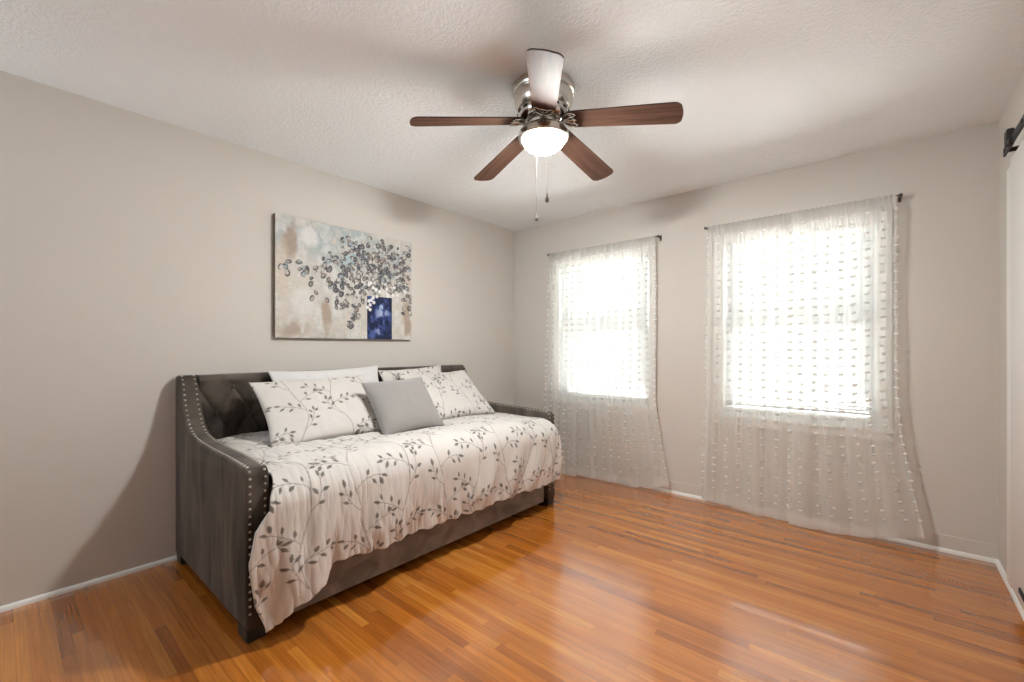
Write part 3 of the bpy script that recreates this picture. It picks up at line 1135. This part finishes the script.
br = keep(grid_obj('backrest', P2, M_VELB), DB)
row = 0
zrow = BZ
while zrow > 0.66:
    yb_ = BY + (WY / 2 if row % 2 else 0)
    yb_ -= WY * math.floor((yb_ - YI0 - 0.03) / WY)
    while yb_ < YI1 - 0.03:
        bt = MB().ell((-2.930, yb_, zrow), 0.006, 0.011, 0.011, 12, 6).build('tuft_button', M_VELB)
        bt.parent = br
        yb_ += WY
    zrow -= DZ
    row += 1
# platform, front rail, trundle drawer, feet
keep(MB().box(-2.895, -1.975, YI0, YI1, 0.40, 0.600, 0.02, 3).build('mattress_platform', M_VELB), DB)
keep(MB().box(-1.998, -1.958, YI0, YI1, 0.262, 0.455, 0.010, 3).build('front_rail', M_VELR), DB)
tr = keep(MB().box(-1.990, -1.962, YI0 + 0.022, YI1 - 0.022, 0.034, 0.255, 0.008, 3).build('trundle_drawer', M_VELR), DB)
k = MB().box(-2.85, -1.992, YI0 + 0.03, YI1 - 0.03, 0.05, 0.07).box(-2.85, -1.992, YI0 + 0.03, YI0 + 0.05, 0.07, 0.22).box(-2.85, -1.992, YI1 - 0.05, YI1 - 0.03, 0.07, 0.22).box(-2.87, -2.85, YI0 + 0.03, YI1 - 0.03, 0.05, 0.22).build('trundle_box', M_BLACKW)
k.parent = tr
for ya, yb in ((Y0 + 0.004, Y0 + ARM - 0.002), (Y1 - ARM + 0.002, Y1 - 0.004)):
    for xa, xb in ((-2.05, -1.944), (-3.018, -2.93)):
        b = bmesh.new()
        bmesh.ops.create_cube(b, size=1)
        for v in b.verts:
            kx = 0.92 if v.co.z < 0 else 1.0
            v.co = Vector(((xa + xb) / 2 + v.co.x * (xb - xa) * kx, (ya + yb) / 2 + v.co.y * (yb - ya) * kx, 0.0290 + v.co.z * 0.056))
        bmesh.ops.bevel(b, geom=b.edges[:], offset=0.004, segments=2, affect='EDGES')
        keep(MB().bm(b).build('foot', M_BLACKW), DB)

# ------------------------------------------------------------------ comforter
ns, ntop, nfr = 620, 190, 190
s = np.linspace(0, 1, ns)[:, None]
YS0, YS1 = YI0 + 0.008, YI1 - 0.010
hem_y = [0.60, 0.690, 0.740, 0.797, 0.850, 0.885, 0.905, 0.93, 0.975, 1.08, 1.19, 1.56, 2.06, 2.51, 2.70, 2.8]
hem_z = [0.085, 0.060, 0.092, 0.126, 0.152, 0.168, 0.176, 0.215, 0.243, 0.236, 0.230, 0.228, 0.228, 0.212, 0.214, 0.214]
ysr = YS0 + (YS1 - YS0) * s
RB = 0.125                      # rounding radius at the front edge
TOPZ = 0.663
Xfront = -1.872
# arc-length parameter along the section: flat top, quarter round, drop
flat_len = (Xfront - RB) - (-2.895)
tt1 = np.linspace(0, flat_len, ntop)[None, :]
q = np.linspace(0, 1, nfr + 1)[None, 1:]
Xa = np.concatenate([-2.895 + tt1, 0 * q], 1) + 0 * s
Za = np.full((ns, ntop + nfr), TOPZ)
Ya = ysr + np.zeros((1, ntop + nfr))
Ta = np.concatenate([tt1, flat_len + q], 1) + 0 * s    # print coordinate, corrected below
arc = RB * PI / 2
# hem for this column, in final y
near_w = 1 - sstep(0.0, 0.22, s)
far_w = sstep(0.90, 1.0, s)
hem_col = np.interp(ysr - 0.045 * near_w + 0.055 * far_w, hem_y, hem_z)
tot = arc + (TOPZ - RB - hem_col)
L = tot * q
th = np.clip(L / RB, 0, PI / 2)
xx = (Xfront - RB) + RB * np.sin(th)
zz = TOPZ - RB + RB * np.cos(th) - np.clip(L - arc, 0, None)
drop = TOPZ - zz
# the free ends swing outward past the arms once clear of the arm tops
near_shift = np.interp(drop.ravel(), [0, 0.07, 0.12, 0.19, 0.31, 0.48, 0.63], [0.012, -0.03, -0.038, -0.092, -0.113, -0.085, -0.035]).reshape(drop.shape)
far_shift = np.interp(drop.ravel(), [0, 0.06, 0.12, 0.2, 0.5], [0.0, 0.012, 0.035, 0.046, 0.036]).reshape(drop.shape)
Yd = ysr + near_shift * (1 - sstep(0.0, 0.16, s)) + far_shift * sstep(0.90, 1.0, s)
# hanging folds, getting deeper downwards
dn = sstep(0.03, 0.42, drop)
ph = Yd * 2 * PI
fold = (np.sin(ph / 0.183 + 1.1 + 3.2 * drop + 2 * np.sin(ph / 0.9)) * 0.4 + np.sin(ph / 0.31 + 4 * drop) * 0.45)
fold += 3.2 * (fbm(Yd * 9 + 3 + 2.2 * drop, drop * 3 + 9, 3) - 0.5) + 0.7 * (fbm(Yd * 26 - 5 * drop, drop * 5 + 2, 3) - 0.5)
flapbump = 0.040 * np.exp(-((Yd - 0.80) / 0.085) ** 2) * sstep(0.18, 0.5, drop) - 0.020 * np.exp(-((Yd - 0.945) / 0.03) ** 2) * sstep(0.2, 0.45, drop)
bulge = 0.022 * np.sin(np.clip(drop / 0.45, 0, 1) * PI)
xx = xx + dn * (0.019 * fold + 0.006) + flapbump + bulge * 0.6
pucker = 0.0050 * fbm(Yd * 3.1 + 8, Yd * 0.7, 2) ** 2 * np.sin(ph / 0.042 + 4 * np.sin(ph / 0.37)) * (np.exp(-((drop - 0.06) / 0.06) ** 2) + np.exp(-((zz - hem_col) / 0.035) ** 2))
xx = xx + pucker
zz = zz + 0.006 * np.sin(ph / 0.095) * sstep(0.3, 0.5, drop)
Xa[:, ntop:] = xx; Za[:, ntop:] = zz; Ya[:, ntop:] = Yd
Ta[:, ntop:] = flat_len + L
# puffed top with soft wrinkles
puff = 0.010 * np.sin(PI * (Ya[:, :ntop] - YS0) / (YS1 - YS0)) + 0.014 * (fbm(Xa[:, :ntop] * 5, Ya[:, :ntop] * 4, 3) - 0.5) \
    + 0.006 * (fbm(Xa[:, :ntop] * 9 + 4 * Ya[:, :ntop], Ya[:, :ntop] * 22, 3) - 0.5) * 2
edge = sstep(0, 0.04, s) * (1 - sstep(0.965, 1, s))
puff = puff - 0.022 * sstep(0.78, 0.99, s) - 0.012 * (1 - sstep(0, 0.10, s))
Za[:, :ntop] += puff * (0.3 + 0.7 * edge) - 0.012 * (1 - edge)
Za[:, ntop:] += ((puff * (0.3 + 0.7 * edge) - 0.012 * (1 - edge))[:, -1:]) * (1 - sstep(0, 0.12, drop))
wr = 0.0035 * (fbm(Ya * 55, Ta * 7 + 3 * Ya, 3) - 0.5) * 2
Za += np.where(np.arange(ntop + nfr)[None, :] < ntop, wr, 0)
Xa[:, ntop:] += wr[:, ntop:] * 1.2
P = np.stack([Xa, Ya, Za], -1)
colr = leaf_print(Ya + 0.03, 0.31 - Ta)
cf = grid_obj('comforter', P, M_COMF, None, colr)
md = cf.modifiers.new('thickness', 'SOLIDIFY')
md.thickness = 0.012
md.offset = -1
C0 = Vector((-2.35, 1.69, 0.68))
cf.data.transform(Matrix.Translation(-C0))
cf.location = C0
tag(cf, 'cream comforter printed with grey leaf vines draped over the front of the daybed', 'comforter')


# ------------------------------------------------------------------ pillows
def pillow(name, label, cat, centre, right, up, w, h, th, mat, seed, col=None, group=None, pinch=0.085, n=(150, 120), wrinkle=0.016, sag=0.0):
    rs = np.random.RandomState(seed)
    nu, nv = n
    u = np.linspace(-1, 1, nu)[:, None]; v = np.linspace(-1, 1, nv)[None, :]
    X = w / 2 * u * (1 - pinch * (1 - v ** 2) * np.abs(u)) + 0 * v
    Yv = h / 2 * v * (1 - pinch * (1 - u ** 2) * np.abs(v)) + 0 * u
    base = np.clip((1 - u ** 2) * (1 - v ** 2), 0, 1) ** 0.42
    low = 1 + sag * (-v)
    ox, oy = rs.rand(2) * 50
    wr = (fbm(X * 9 + ox, Yv * 9 + oy, 3) - 0.5) * wrinkle * 2
    rad = np.sin(14 * np.arctan2(np.abs(v) + 0.2, np.abs(u) + 0.2) + ox) * 0.3 * wrinkle * (np.abs(u) * np.abs(v)) ** 1.5
    Tf = th / 2 * base * low + (wr + rad) * base ** 0.5
    wr2 = (fbm(X * 9 + ox + 20, Yv * 9 + oy, 3) - 0.5) * wrinkle * 2
    Tb = -th / 2 * base * low + wr2 * base ** 0.5
    R = Vector(right).normalized()
    U = Vector(up); U = (U - R * U.dot(R)).normalized()
    Nn = R.cross(U)           # faces the room
    Rn, Un, Nv = (np.array(k) for k in (R, U, Nn))
    pf = X[..., None] * Rn + Yv[..., None] * Un + Tf[..., None] * Nv
    pb = X[..., None] * Rn + Yv[..., None] * Un + Tb[..., None] * Nv
    V = np.concatenate([pf.reshape(-1, 3), pb.reshape(-1, 3)])
    A, B = np.meshgrid(np.arange(nu - 1), np.arange(nv - 1), indexing='ij')
    F = np.stack([A * nv + B, (A + 1) * nv + B, (A + 1) * nv + B + 1, A * nv + B + 1], -1).reshape(-1, 4)
    F2 = F[:, ::-1] + nu * nv
    cc = None
    if col is not None:
        c1 = col(X, Yv)
        cc = np.concatenate([c1.reshape(-1, 3), c1.reshape(-1, 3)])
    o = raw_obj(name, V, np.concatenate([F, F2]), [mat], None, cc)
    bm = bmesh.new(); bm.from_mesh(o.data)
    bmesh.ops.remove_doubles(bm, verts=bm.verts[:], dist=1e-5)
    bm.to_mesh(o.data); bm.free()
    o.location = centre
    return tag(o, label, cat, group)


def leafcol(ox, oy):
    return lambda X, Y: leaf_print((X + ox) * 1.05, (Y + oy) * 1.05)


def plaincol(X, Y):
    return np.ones(X.shape + (3,)) * np.array([0.60, 0.59, 0.58])


GP = 'bed pillows on the daybed'
UPV = (-0.36, 0, 0.325)
# back pair, upright against the backrest
pillow('bed_pillow', 'plain white pillow at the back left, peeking over a leaf print pillow', 'pillow',
       (-2.806, 1.445, 0.885), (0.0, 1, 0.015), (-0.13, 0, 0.33), 0.765, 0.36, 0.085, M_SHAM, 3, plaincol, GP)
pillow('bed_pillow', 'leaf print pillow at the back right, behind another leaf print pillow', 'pillow',
       (-2.800, 2.125, 0.868), (0.0, 1, 0.04), (-0.13, 0, 0.33), 0.60, 0.36, 0.085, M_SHAM, 4, leafcol(0.1, 0.3), GP)
# front pair
pillow('bed_pillow', 'large leaf print pillow leaning at the near left end of the daybed', 'pillow',
       (-2.592, 1.272, 0.827), (0.07, 1, 0.02), (-0.36, -0.035, 0.325), 0.70, 0.50, 0.135, M_SHAM, 5, leafcol(0.28, 0.18), GP, sag=0.12)
pillow('bed_pillow', 'large leaf print pillow leaning at the far right end by the arm', 'pillow',
       (-2.592, 2.262, 0.829), (0.02, 1, 0.0), (-0.36, 0.070, 0.325), 0.68, 0.50, 0.135, M_SHAM, 6, leafcol(0.02, 0.41), GP, sag=0.12)


def ribbed(X, Y):
    k = 0.5 + 0.5 * np.sin((Y * 1.0 + 0.15 * X + 0.006 * np.sin(X * 40)) * 2 * PI / 0.013)
    k = k[..., None] * 0.10 + 0.92
    return np.array([0.275, 0.258, 0.25]) * k


M_GREY = printed('grey_ribbed_plush', 0.75, 0.5, (500, 0.2, 0.002))
pillow('throw_pillow', 'small grey plush throw pillow leaning in the middle of the daybed', 'pillow',
       (-2.380, 1.706, 0.815), (0.02, 1, 0.04), (-0.25, 0, 0.33), 0.46, 0.41, 0.165, M_GREY, 8, ribbed, None, n=(150, 150), wrinkle=0.006, sag=0.1)

# the pillows press soft hollows into the comforter
from mathutils.bvhtree import BVHTree
bpy.context.view_layer.update()
V = np.empty(len(cf.data.vertices) * 3)
cf.data.vertices.foreach_get('co', V)
V = V.reshape(-1, 3) + np.array(C0)
press = np.zeros(len(V))
for o in [k for k in COL.objects if k.name.startswith(('bed_pillow', 'throw_pillow'))]:
    pv = [o.matrix_world @ v.co for v in o.data.vertices]
    tree = BVHTree.FromPolygons(pv, [tuple(p.vertices) for p in o.data.polygons])
    lo = np.min(pv, axis=0); hi = np.max(pv, axis=0)
    for i in np.nonzero((V[:, 0] > lo[0] - 0.01) & (V[:, 0] < hi[0] + 0.01) & (V[:, 1] > lo[1] - 0.01) & (V[:, 1] < hi[1] + 0.01) & (V[:, 2] > 0.6))[0]:
        h_ = tree.ray_cast(Vector((V[i, 0], V[i, 1], 0.5)), Vector((0, 0, 1)), 0.4)
        if h_[0] is not None:
            press[i] = max(press[i], V[i, 2] - (h_[0].z - 0.0175))
G = press.reshape(ns, ntop + nfr)
for _ in range(5):                                 # a little wider than the pillow's seam
    G = np.maximum.reduce([G, np.roll(G, 1, 0), np.roll(G, -1, 0), np.roll(G, 1, 1), np.roll(G, -1, 1)])
for _ in range(10):                                # spread the hollow so that it has soft rims
    B_ = (np.roll(G, 1, 0) + np.roll(G, -1, 0) + np.roll(G, 1, 1) + np.roll(G, -1, 1)) / 4
    G = np.maximum(G, B_ * 0.985)
V[:, 2] -= G.reshape(-1)
cf.data.vertices.foreach_set('co', (V - np.array(C0)).ravel())
cf.data.update()

# ------------------------------------------------------------------ canvas painting
CY0, CY1, CZ0, CZ1 = 1.156, 2.224, 1.257, 2.060
ny, nz = 440, 330
gy = np.linspace(CY0, CY1, ny)[:, None]; gz = np.linspace(CZ0, CZ1, nz)[None, :]
U = (gy - CY0) / (CY1 - CY0) + 0 * gz; Vv = (gz - CZ0) / (CZ1 - CZ0) + 0 * gy
AS = (CY1 - CY0) / (CZ1 - CZ0)
n1 = fbm(U * 5 * AS, Vv * 5, 4)[..., None]; n2 = fbm(U * 14 * AS + 9, Vv * 9 + 4, 4)[..., None]; n3 = fbm(U * 3 + 40, Vv * 3 + 7, 3)[..., None]
cream = np.array([0.50, 0.46, 0.415]); blue = np.array([0.33, 0.37, 0.38]); tan = np.array([0.29, 0.205, 0.145]); white = np.array([0.60, 0.60, 0.585])
n4 = fbm(U * 34 * AS + 3, Vv * 26 + 8, 3)[..., None]
reg = np.clip(sstep(0.40, 0.85, Vv + 0.25 * (n3[..., 0] - 0.5)) * 0.8 + 0.25 * sstep(0.1, 0.4, U) * (1 - sstep(0.5, 0.9, U)), 0, 1)[..., None]
bw = reg * sstep(0.34, 0.60, n1 * 0.6 + n4 * 0.4)
img = cream * (1 - bw) + blue * bw
wh_ = 0.55 * sstep(0.48, 0.66, n2 * 0.7 + n4 * 0.3)
img = img * (1 - wh_) + white * wh_
gr_ = 0.35 * sstep(0.56, 0.70, n4)
img = img * (1 - gr_) + np.array([0.34, 0.34, 0.32]) * gr_

def blob(cu, cv, ru, rv, c, k):
    global img
    d_ = np.sqrt(((U - cu) / ru) ** 2 + ((Vv - cv) / rv) ** 2)[..., None]
    a = k * (1 - sstep(0.4, 1.0, d_ + 1.1 * (n2 - 0.5)))
    img = img * (1 - a) + np.array(c) * a


blob(0.09, 0.80, 0.06, 0.20, tan, 0.75); blob(0.31, 0.20, 0.05, 0.17, tan, 0.7); blob(0.10, 0.08, 0.10, 0.10, tan, 0.65)
blob(0.96, 0.20, 0.05, 0.25, tan, 0.7); blob(0.97, 0.62, 0.03, 0.10, (0.50, 0.33, 0.27), 0.6); blob(0.66, 0.74, 0.03, 0.06, (0.72, 0.58, 0.38), 0.6)
blob(0.04, 0.55, 0.05, 0.3, (0.50, 0.42, 0.34), 0.5); blob(0.20, 0.86, 0.08, 0.10, white, 0.8); blob(0.17, 0.30, 0.10, 0.16, white, 0.6)
blob(0.52, 0.70, 0.10, 0.10, (0.20, 0.40, 0.47), 0.5); blob(0.66, 0.62, 0.18, 0.22, (0.27, 0.28, 0.30), 0.45); blob(0.85, 0.72, 0.16, 0.2, (0.30, 0.30, 0.31), 0.35)
relief = np.zeros(U.shape)
# vase
vm = ((U > 0.617) & (U < 0.822) & (Vv < 0.410))
vn = fbm(U * 26, Vv * 16, 4)[..., None]
vc = np.array([0.012, 0.017, 0.055]) * (1 - sstep(0.42, 0.66, vn)) + np.array([0.05, 0.08, 0.24]) * sstep(0.42, 0.66, vn)
hl = (sstep(0.60, 0.72, vn) * (0.8 * np.exp(-((U - 0.74) / 0.05) ** 2))[..., None])
vc = vc * (1 - hl) + np.array([0.42, 0.50, 0.66]) * hl
ed = np.minimum(np.minimum(U - 0.617, 0.822 - U), 0.02)[..., None] / 0.02
vc = vc * (0.35 + 0.65 * np.clip(ed, 0, 1))
img = np.where(vm[..., None], vc, img)
# blossoms
rs = np.random.RandomState(12)
pet = []
for _ in range(300):
    a = rs.normal(0.0, 1.0); b = rs.normal(0.0, 1.0)
    cu = 0.66 + 0.20 * a; cv = 0.66 + 0.135 * b - 0.05 * abs(a) * (a < 0)
    pet.append((cu, cv))
for k in range(34):
    f = k / 33
    pet.append((0.06 + 0.46 * f + rs.normal(0, 0.02), 0.575 - 0.02 * f + rs.normal(0, 0.045)))
for k in range(22):
    f = rs.rand()
    pet.append((0.58 - 0.10 * f + rs.normal(0, 0.018), 0.42 - 0.33 * f))
for k in range(12):
    f = rs.rand()
    pet.append((0.48 - 0.06 * f + rs.normal(0, 0.02), 0.42 - 0.16 * f))
for k in range(60):
    pet.append((0.70 + 0.29 * rs.rand(), 0.50 + 0.46 * rs.rand()))
for k in range(24):
    pet.append((0.38 + 0.3 * rs.rand(), 0.70 + 0.22 * rs.rand()))
for k in range(14):
    pet.append((0.90 + 0.1 * rs.rand(), 0.25 + 0.3 * rs.rand()))
pet.sort(key=lambda p: -p[1] + rs.rand() * 0.3)
cols = [(0.20, 0.19, 0.18), (0.30, 0.28, 0.26), (0.07, 0.07, 0.08), (0.40, 0.37, 0.33), (0.16, 0.14, 0.12), (0.46, 0.44, 0.42), (0.26, 0.30, 0.32), (0.10, 0.10, 0.11), (0.24, 0.20, 0.18)]
for (cu, cv) in pet:
    if not (0.03 < cu < 1.0 and 0.05 < cv < 0.97): continue
    if 0.61 < cu < 0.83 and cv < 0.41: continue
    R = 0.0115 + 0.010 * rs.rand(); an = rs.rand() * PI
    i0, i1 = max(0, int((cu - 0.06) * ny)), min(ny, int((cu + 0.06) * ny)); j0, j1 = max(0, int((cv - 0.07) * nz)), min(nz, int((cv + 0.07) * nz))
    dx = (U[i0:i1, j0:j1] - cu) * AS; dy = Vv[i0:i1, j0:j1] - cv
    x = dx * math.cos(an) + dy * math.sin(an); y = -dx * math.sin(an) + dy * math.cos(an)
    r_ = np.hypot(x / 1.25, y / 0.9) / (R * 1.2)
    m_ = (1 - sstep(0.85, 1.05, r_))[..., None]
    c = np.array(cols[rs.randint(len(cols))])
    ring = sstep(0.55, 0.85, r_ + 0.35 * np.sin(np.arctan2(y, x) + an * 5))[..., None]
    c = c * (1 - 0.85 * ring) + np.array([0.055, 0.055, 0.062]) * 0.85 * ring
    hi = (np.exp(-(((x / R + 0.3) / 0.5) ** 2 + ((y / R - 0.2) / 0.22) ** 2)))[..., None] * 0.38
    c = c * (1 - hi) + np.array([0.75, 0.73, 0.70]) * hi
    img[i0:i1, j0:j1] = img[i0:i1, j0:j1] * (1 - m_) + c * m_
    relief[i0:i1, j0:j1] = np.maximum(relief[i0:i1, j0:j1], m_[..., 0] * 0.0012)
for (cu, cv) in [(0.65, 0.37), (0.67, 0.35), (0.64, 0.325), (0.665, 0.395), (0.63, 0.36), (0.695, 0.41), (0.64, 0.28), (0.62, 0.30)] + [(0.6 + 0.34 * rs.rand(), 0.42 + 0.12 * rs.rand()) for _ in range(14)]:
    d_ = np.hypot((U - cu) * AS, Vv - cv)[..., None]
    m_ = 1 - sstep(0.013, 0.019, d_)
    img = img * (1 - m_) + np.array([0.66, 0.65, 0.64]) * m_
img = img * (0.93 + 0.14 * fbm(U * 60, Vv * 60, 2)[..., None])
CX = XL + 0.037
Pf = np.stack([CX + relief + 0 * gy, gy + 0 * gz, gz + 0 * gy], -1)
# wrapped sides: rows pushed back to the wall on all four edges
PP = np.empty((ny + 4, nz + 4, 3)); CC = np.empty((ny + 4, nz + 4, 3))
PP[2:-2, 2:-2] = Pf; CC[2:-2, 2:-2] = img
for ax in (0, 1):
    for e, src in ((1, 2), (0, 2), (-2, -3), (-1, -3)):
        if ax == 0:
            PP[e, :] = PP[src, :]; CC[e, :] = CC[src, :] * np.array([0.30, 0.25, 0.19])
            if e in (0, -1): PP[e, :, 0] = XL + 0.002
        else:
            PP[:, e] = PP[:, src]; CC[:, e] = CC[:, src] * 0.6
            if e in (0, -1): PP[:, e, 0] = XL + 0.002
for e in (0, -1):
    PP[e, :, 0] = XL + 0.002; PP[:, e, 0] = XL + 0.002
ca = grid_obj('canvas_painting', PP, M_PAINT, None, CC)
cc0 = Vector((XL, (CY0 + CY1) / 2, (CZ0 + CZ1) / 2))
ca.data.transform(Matrix.Translation(-cc0))
ca.location = cc0
tag(ca, 'unframed canvas painting of pale blossoms in a blue vase on the left wall', 'painting')

# ------------------------------------------------------------------ ceiling fan
fx, fy = FAN_C
FAN = thing('ceiling_fan', 'five-blade dark wood ceiling fan with lit glass bowl and nickel housing', 'ceiling fan', (fx, fy, ZC))


def fpart(m, name, mat, parent=None):
    o = m.build(name, mat)
    if parent is None:
        return keep(o, FAN)
    o.parent = parent
    return o


fpart(MB().lathe([(0, 0), (0.148, 0), (0.151, -0.006), (0.151, -0.028), (0.146, -0.036), (0.139, -0.038), (0.139, -0.044),
                  (0.142, -0.048), (0.140, -0.075), (0.132, -0.098), (0.124, -0.108), (0.060, -0.110), (0, -0.110)], 48, (fx, fy, ZC)), 'canopy', M_NICKEL)
fpart(MB().lathe([(0.118, -0.107), (0.122, -0.112), (0.124, -0.128), (0.120, -0.146), (0.108, -0.160), (0.085, -0.168), (0.04, -0.170), (0, -0.170)], 48, (fx, fy, ZC)), 'motor_housing', M_CHROME)
for k in range(15):
    vt = MB()
    a = 2 * PI * k / 15
    Mx = Matrix.Translation((fx, fy, ZC - 0.128)) @ Matrix.Rotation(a, 4, 'Z') @ Matrix.Translation((0.121, 0, 0))
    vt.box(-0.004, 0.005, -0.013, 0.013, -0.007, 0.007, 0.003, 2, M=Mx)
    fpart(vt, 'vent_slot', M_VENT)
fpart(MB().lathe([(0, -0.166), (0.070, -0.166), (0.074, -0.172), (0.072, -0.182), (0.055, -0.186), (0.046, -0.192), (0.046, -0.200), (0, -0.200)], 40, (fx, fy, ZC)), 'flywheel', M_NICKEL)
# light kit
fpart(MB().lathe([(0.040, -0.196), (0.070, -0.199), (0.104, -0.208), (0.119, -0.218), (0.1215, -0.226), (0.1215, -0.244), (0.116, -0.250),
                  (0.104, -0.250), (0.1025, -0.240), (0.094, -0.222), (0.04, -0.210), (0.04, -0.196)], 56, (fx, fy, ZC)), 'light_kit', M_NICKEL)
fpart(MB().lathe([(0.102, -0.2435)] + [(0.102 * math.cos(q), -0.245 - 0.066 * math.sin(q)) for q in np.linspace(0.05, PI / 2, 14)][:-1] + [(0, -0.311)],
                 48, (fx, fy, ZC)), 'glass_bowl', M_BOWL)
bulb = bpy.data.lights.new('bulb', 'POINT')
bulb.energy = FAN_POWER
bulb.color = (1.0, 0.98, 0.93)
bulb.shadow_soft_size = 0.04
bo = bpy.data.objects.new('bulb', bulb)
COL.objects.link(bo)
bo.parent = FAN
bo.location = (0, 0, -0.250)

# blades
TH0 = -0.925
DROOP = math.atan(0.135)


def blade_mesh():
    m = MB()
    r0, r1, w0, w1, th = 0.100, 0.630, 0.110, 0.134, 0.0055
    out = []
    # root end: shallow scallop, then long sides, rounded tip corners
    for q in np.linspace(PI, 1.5 * PI, 8):
        out.append((r0 + 0.046 + 0.046 * math.cos(q), -w0 / 2 + 0.048 + 0.048 * math.sin(q)))
    for q in np.linspace(-PI / 2, 0, 8):
        out.append((r1 - 0.034 + 0.034 * math.cos(q), -w1 / 2 + 0.034 + 0.034 * math.sin(q)))
    for k in np.linspace(-0.5, 0.5, 7)[1:-1]:
        out.append((r1 + 0.004 * (1 - (2 * k) ** 2), k * (w1 - 0.068)))
    for q in np.linspace(0, PI / 2, 8):
        out.append((r1 - 0.034 + 0.034 * math.cos(q), w1 / 2 - 0.034 + 0.034 * math.sin(q)))
    for q in np.linspace(PI / 2, PI, 8):
        out.append((r0 + 0.046 + 0.046 * math.cos(q), w0 / 2 - 0.048 + 0.048 * math.sin(q)))
    n = len(out)
    vs = [(x, y, -th / 2) for x, y in out] + [(x, y, th / 2) for x, y in out]
    m.add(vs, [list(range(n))[::-1], list(range(n, 2 * n))])
    m.add(vs, [[i, (i + 1) % n, n + (i + 1) % n, n + i] for i in range(n)], 1)
    return m


def iron_mesh():
    """blade iron: a curved arm that opens into a three-lobed openwork plate under the blade root"""
    m = MB()
    m.tube([(0.046, 0, 0.012), (0.062, 0, 0.004), (0.078, 0, -0.012), (0.094, 0, -0.016), (0.112, 0, -0.010)], [0.009, 0.008, 0.007, 0.007, 0.006], 8)
    z = -0.0062
    for s_ in (-1, 1):
        m.tube([(0.098, 0, -0.012), (0.100, s_ * 0.018, z - 0.002), (0.112, s_ * 0.036, z), (0.134, s_ * 0.047, z), (0.154, s_ * 0.046, z)], [0.006, 0.0048, 0.0042, 0.0040, 0.0038], 8)
        m.tube([(0.154, s_ * 0.046, z), (0.162, s_ * 0.034, z), (0.152, s_ * 0.022, z), (0.147, s_ * 0.011, z), (0.157, 0, z)], 0.0036, 7)
        m.tube([(0.104, s_ * 0.004, z - 0.002), (0.124, s_ * 0.012, z), (0.140, s_ * 0.023, z), (0.153, s_ * 0.024, z)], 0.0032, 7)
        m.ell((0.138, s_ * 0.040, z - 0.001), 0.007, 0.007, 0.004, 10, 5)
    m.tube([(0.104, 0, -0.010), (0.128, 0, z), (0.165, 0, z)], [0.006, 0.004, 0.0035], 8)
    m.ell((0.121, 0, z - 0.001), 0.007, 0.007, 0.004, 10, 5)
    return m


bl_me = ir_me = None
for k in range(5):
    a = TH0 + 2 * PI * k / 5
    Mx = Matrix.Rotation(a, 4, 'Z') @ Matrix.Rotation(DROOP, 4, 'Y') @ Matrix.Rotation(math.radians(-11), 4, 'X')
    if bl_me is None:
        b = blade_mesh().build('blade', [M_BLADE, M_BLADE_EDGE], None, 30)
        i = iron_mesh().build('blade_iron', M_NICKEL)
        bl_me, ir_me = b.data, i.data
    else:
        b = bpy.data.objects.new('blade', bl_me); COL.objects.link(b)
        i = bpy.data.objects.new('blade_iron', ir_me); COL.objects.link(i)
    b.parent = FAN
    b.matrix_local = Matrix.Translation((0, 0, -0.157)) @ Mx
    i.parent = b


def chain(x, y, z0, z1, mat, name='pull_chain'):
    m = MB()
    z = z0
    while z > z1:
        m.ell((x, y, z), 0.0013, 0.0013, 0.0013, 6, 4)
        z -= 0.0042
    m.tube([(x, y, z0), (x, y, z1)], 0.0006, 5)
    c = fpart(m, name, mat)
    p = MB().lathe([(0, 0.004), (0.002, 0.003), (0.0028, -0.004), (0.0045, -0.014), (0.0085, -0.024), (0.0092, -0.031), (0.0066, -0.038), (0, -0.041)], 14, (x, y, z1)).build('pull_pendant', mat)
    p.parent = c


M_CHAIN = simple('pewter_chain', (0.20, 0.18, 0.165), 0.4, 0.7)
M_CHAIN2 = simple('pale_chain', (0.035, 0.033, 0.031), 0.7, 0.0, spec=0.05)
chain(fx + 0.0859, fy - 0.0895, 2.205, 1.888, M_CHAIN)
chain(fx - 0.0992, fy + 0.0743, 2.205, 1.875, M_CHAIN2)
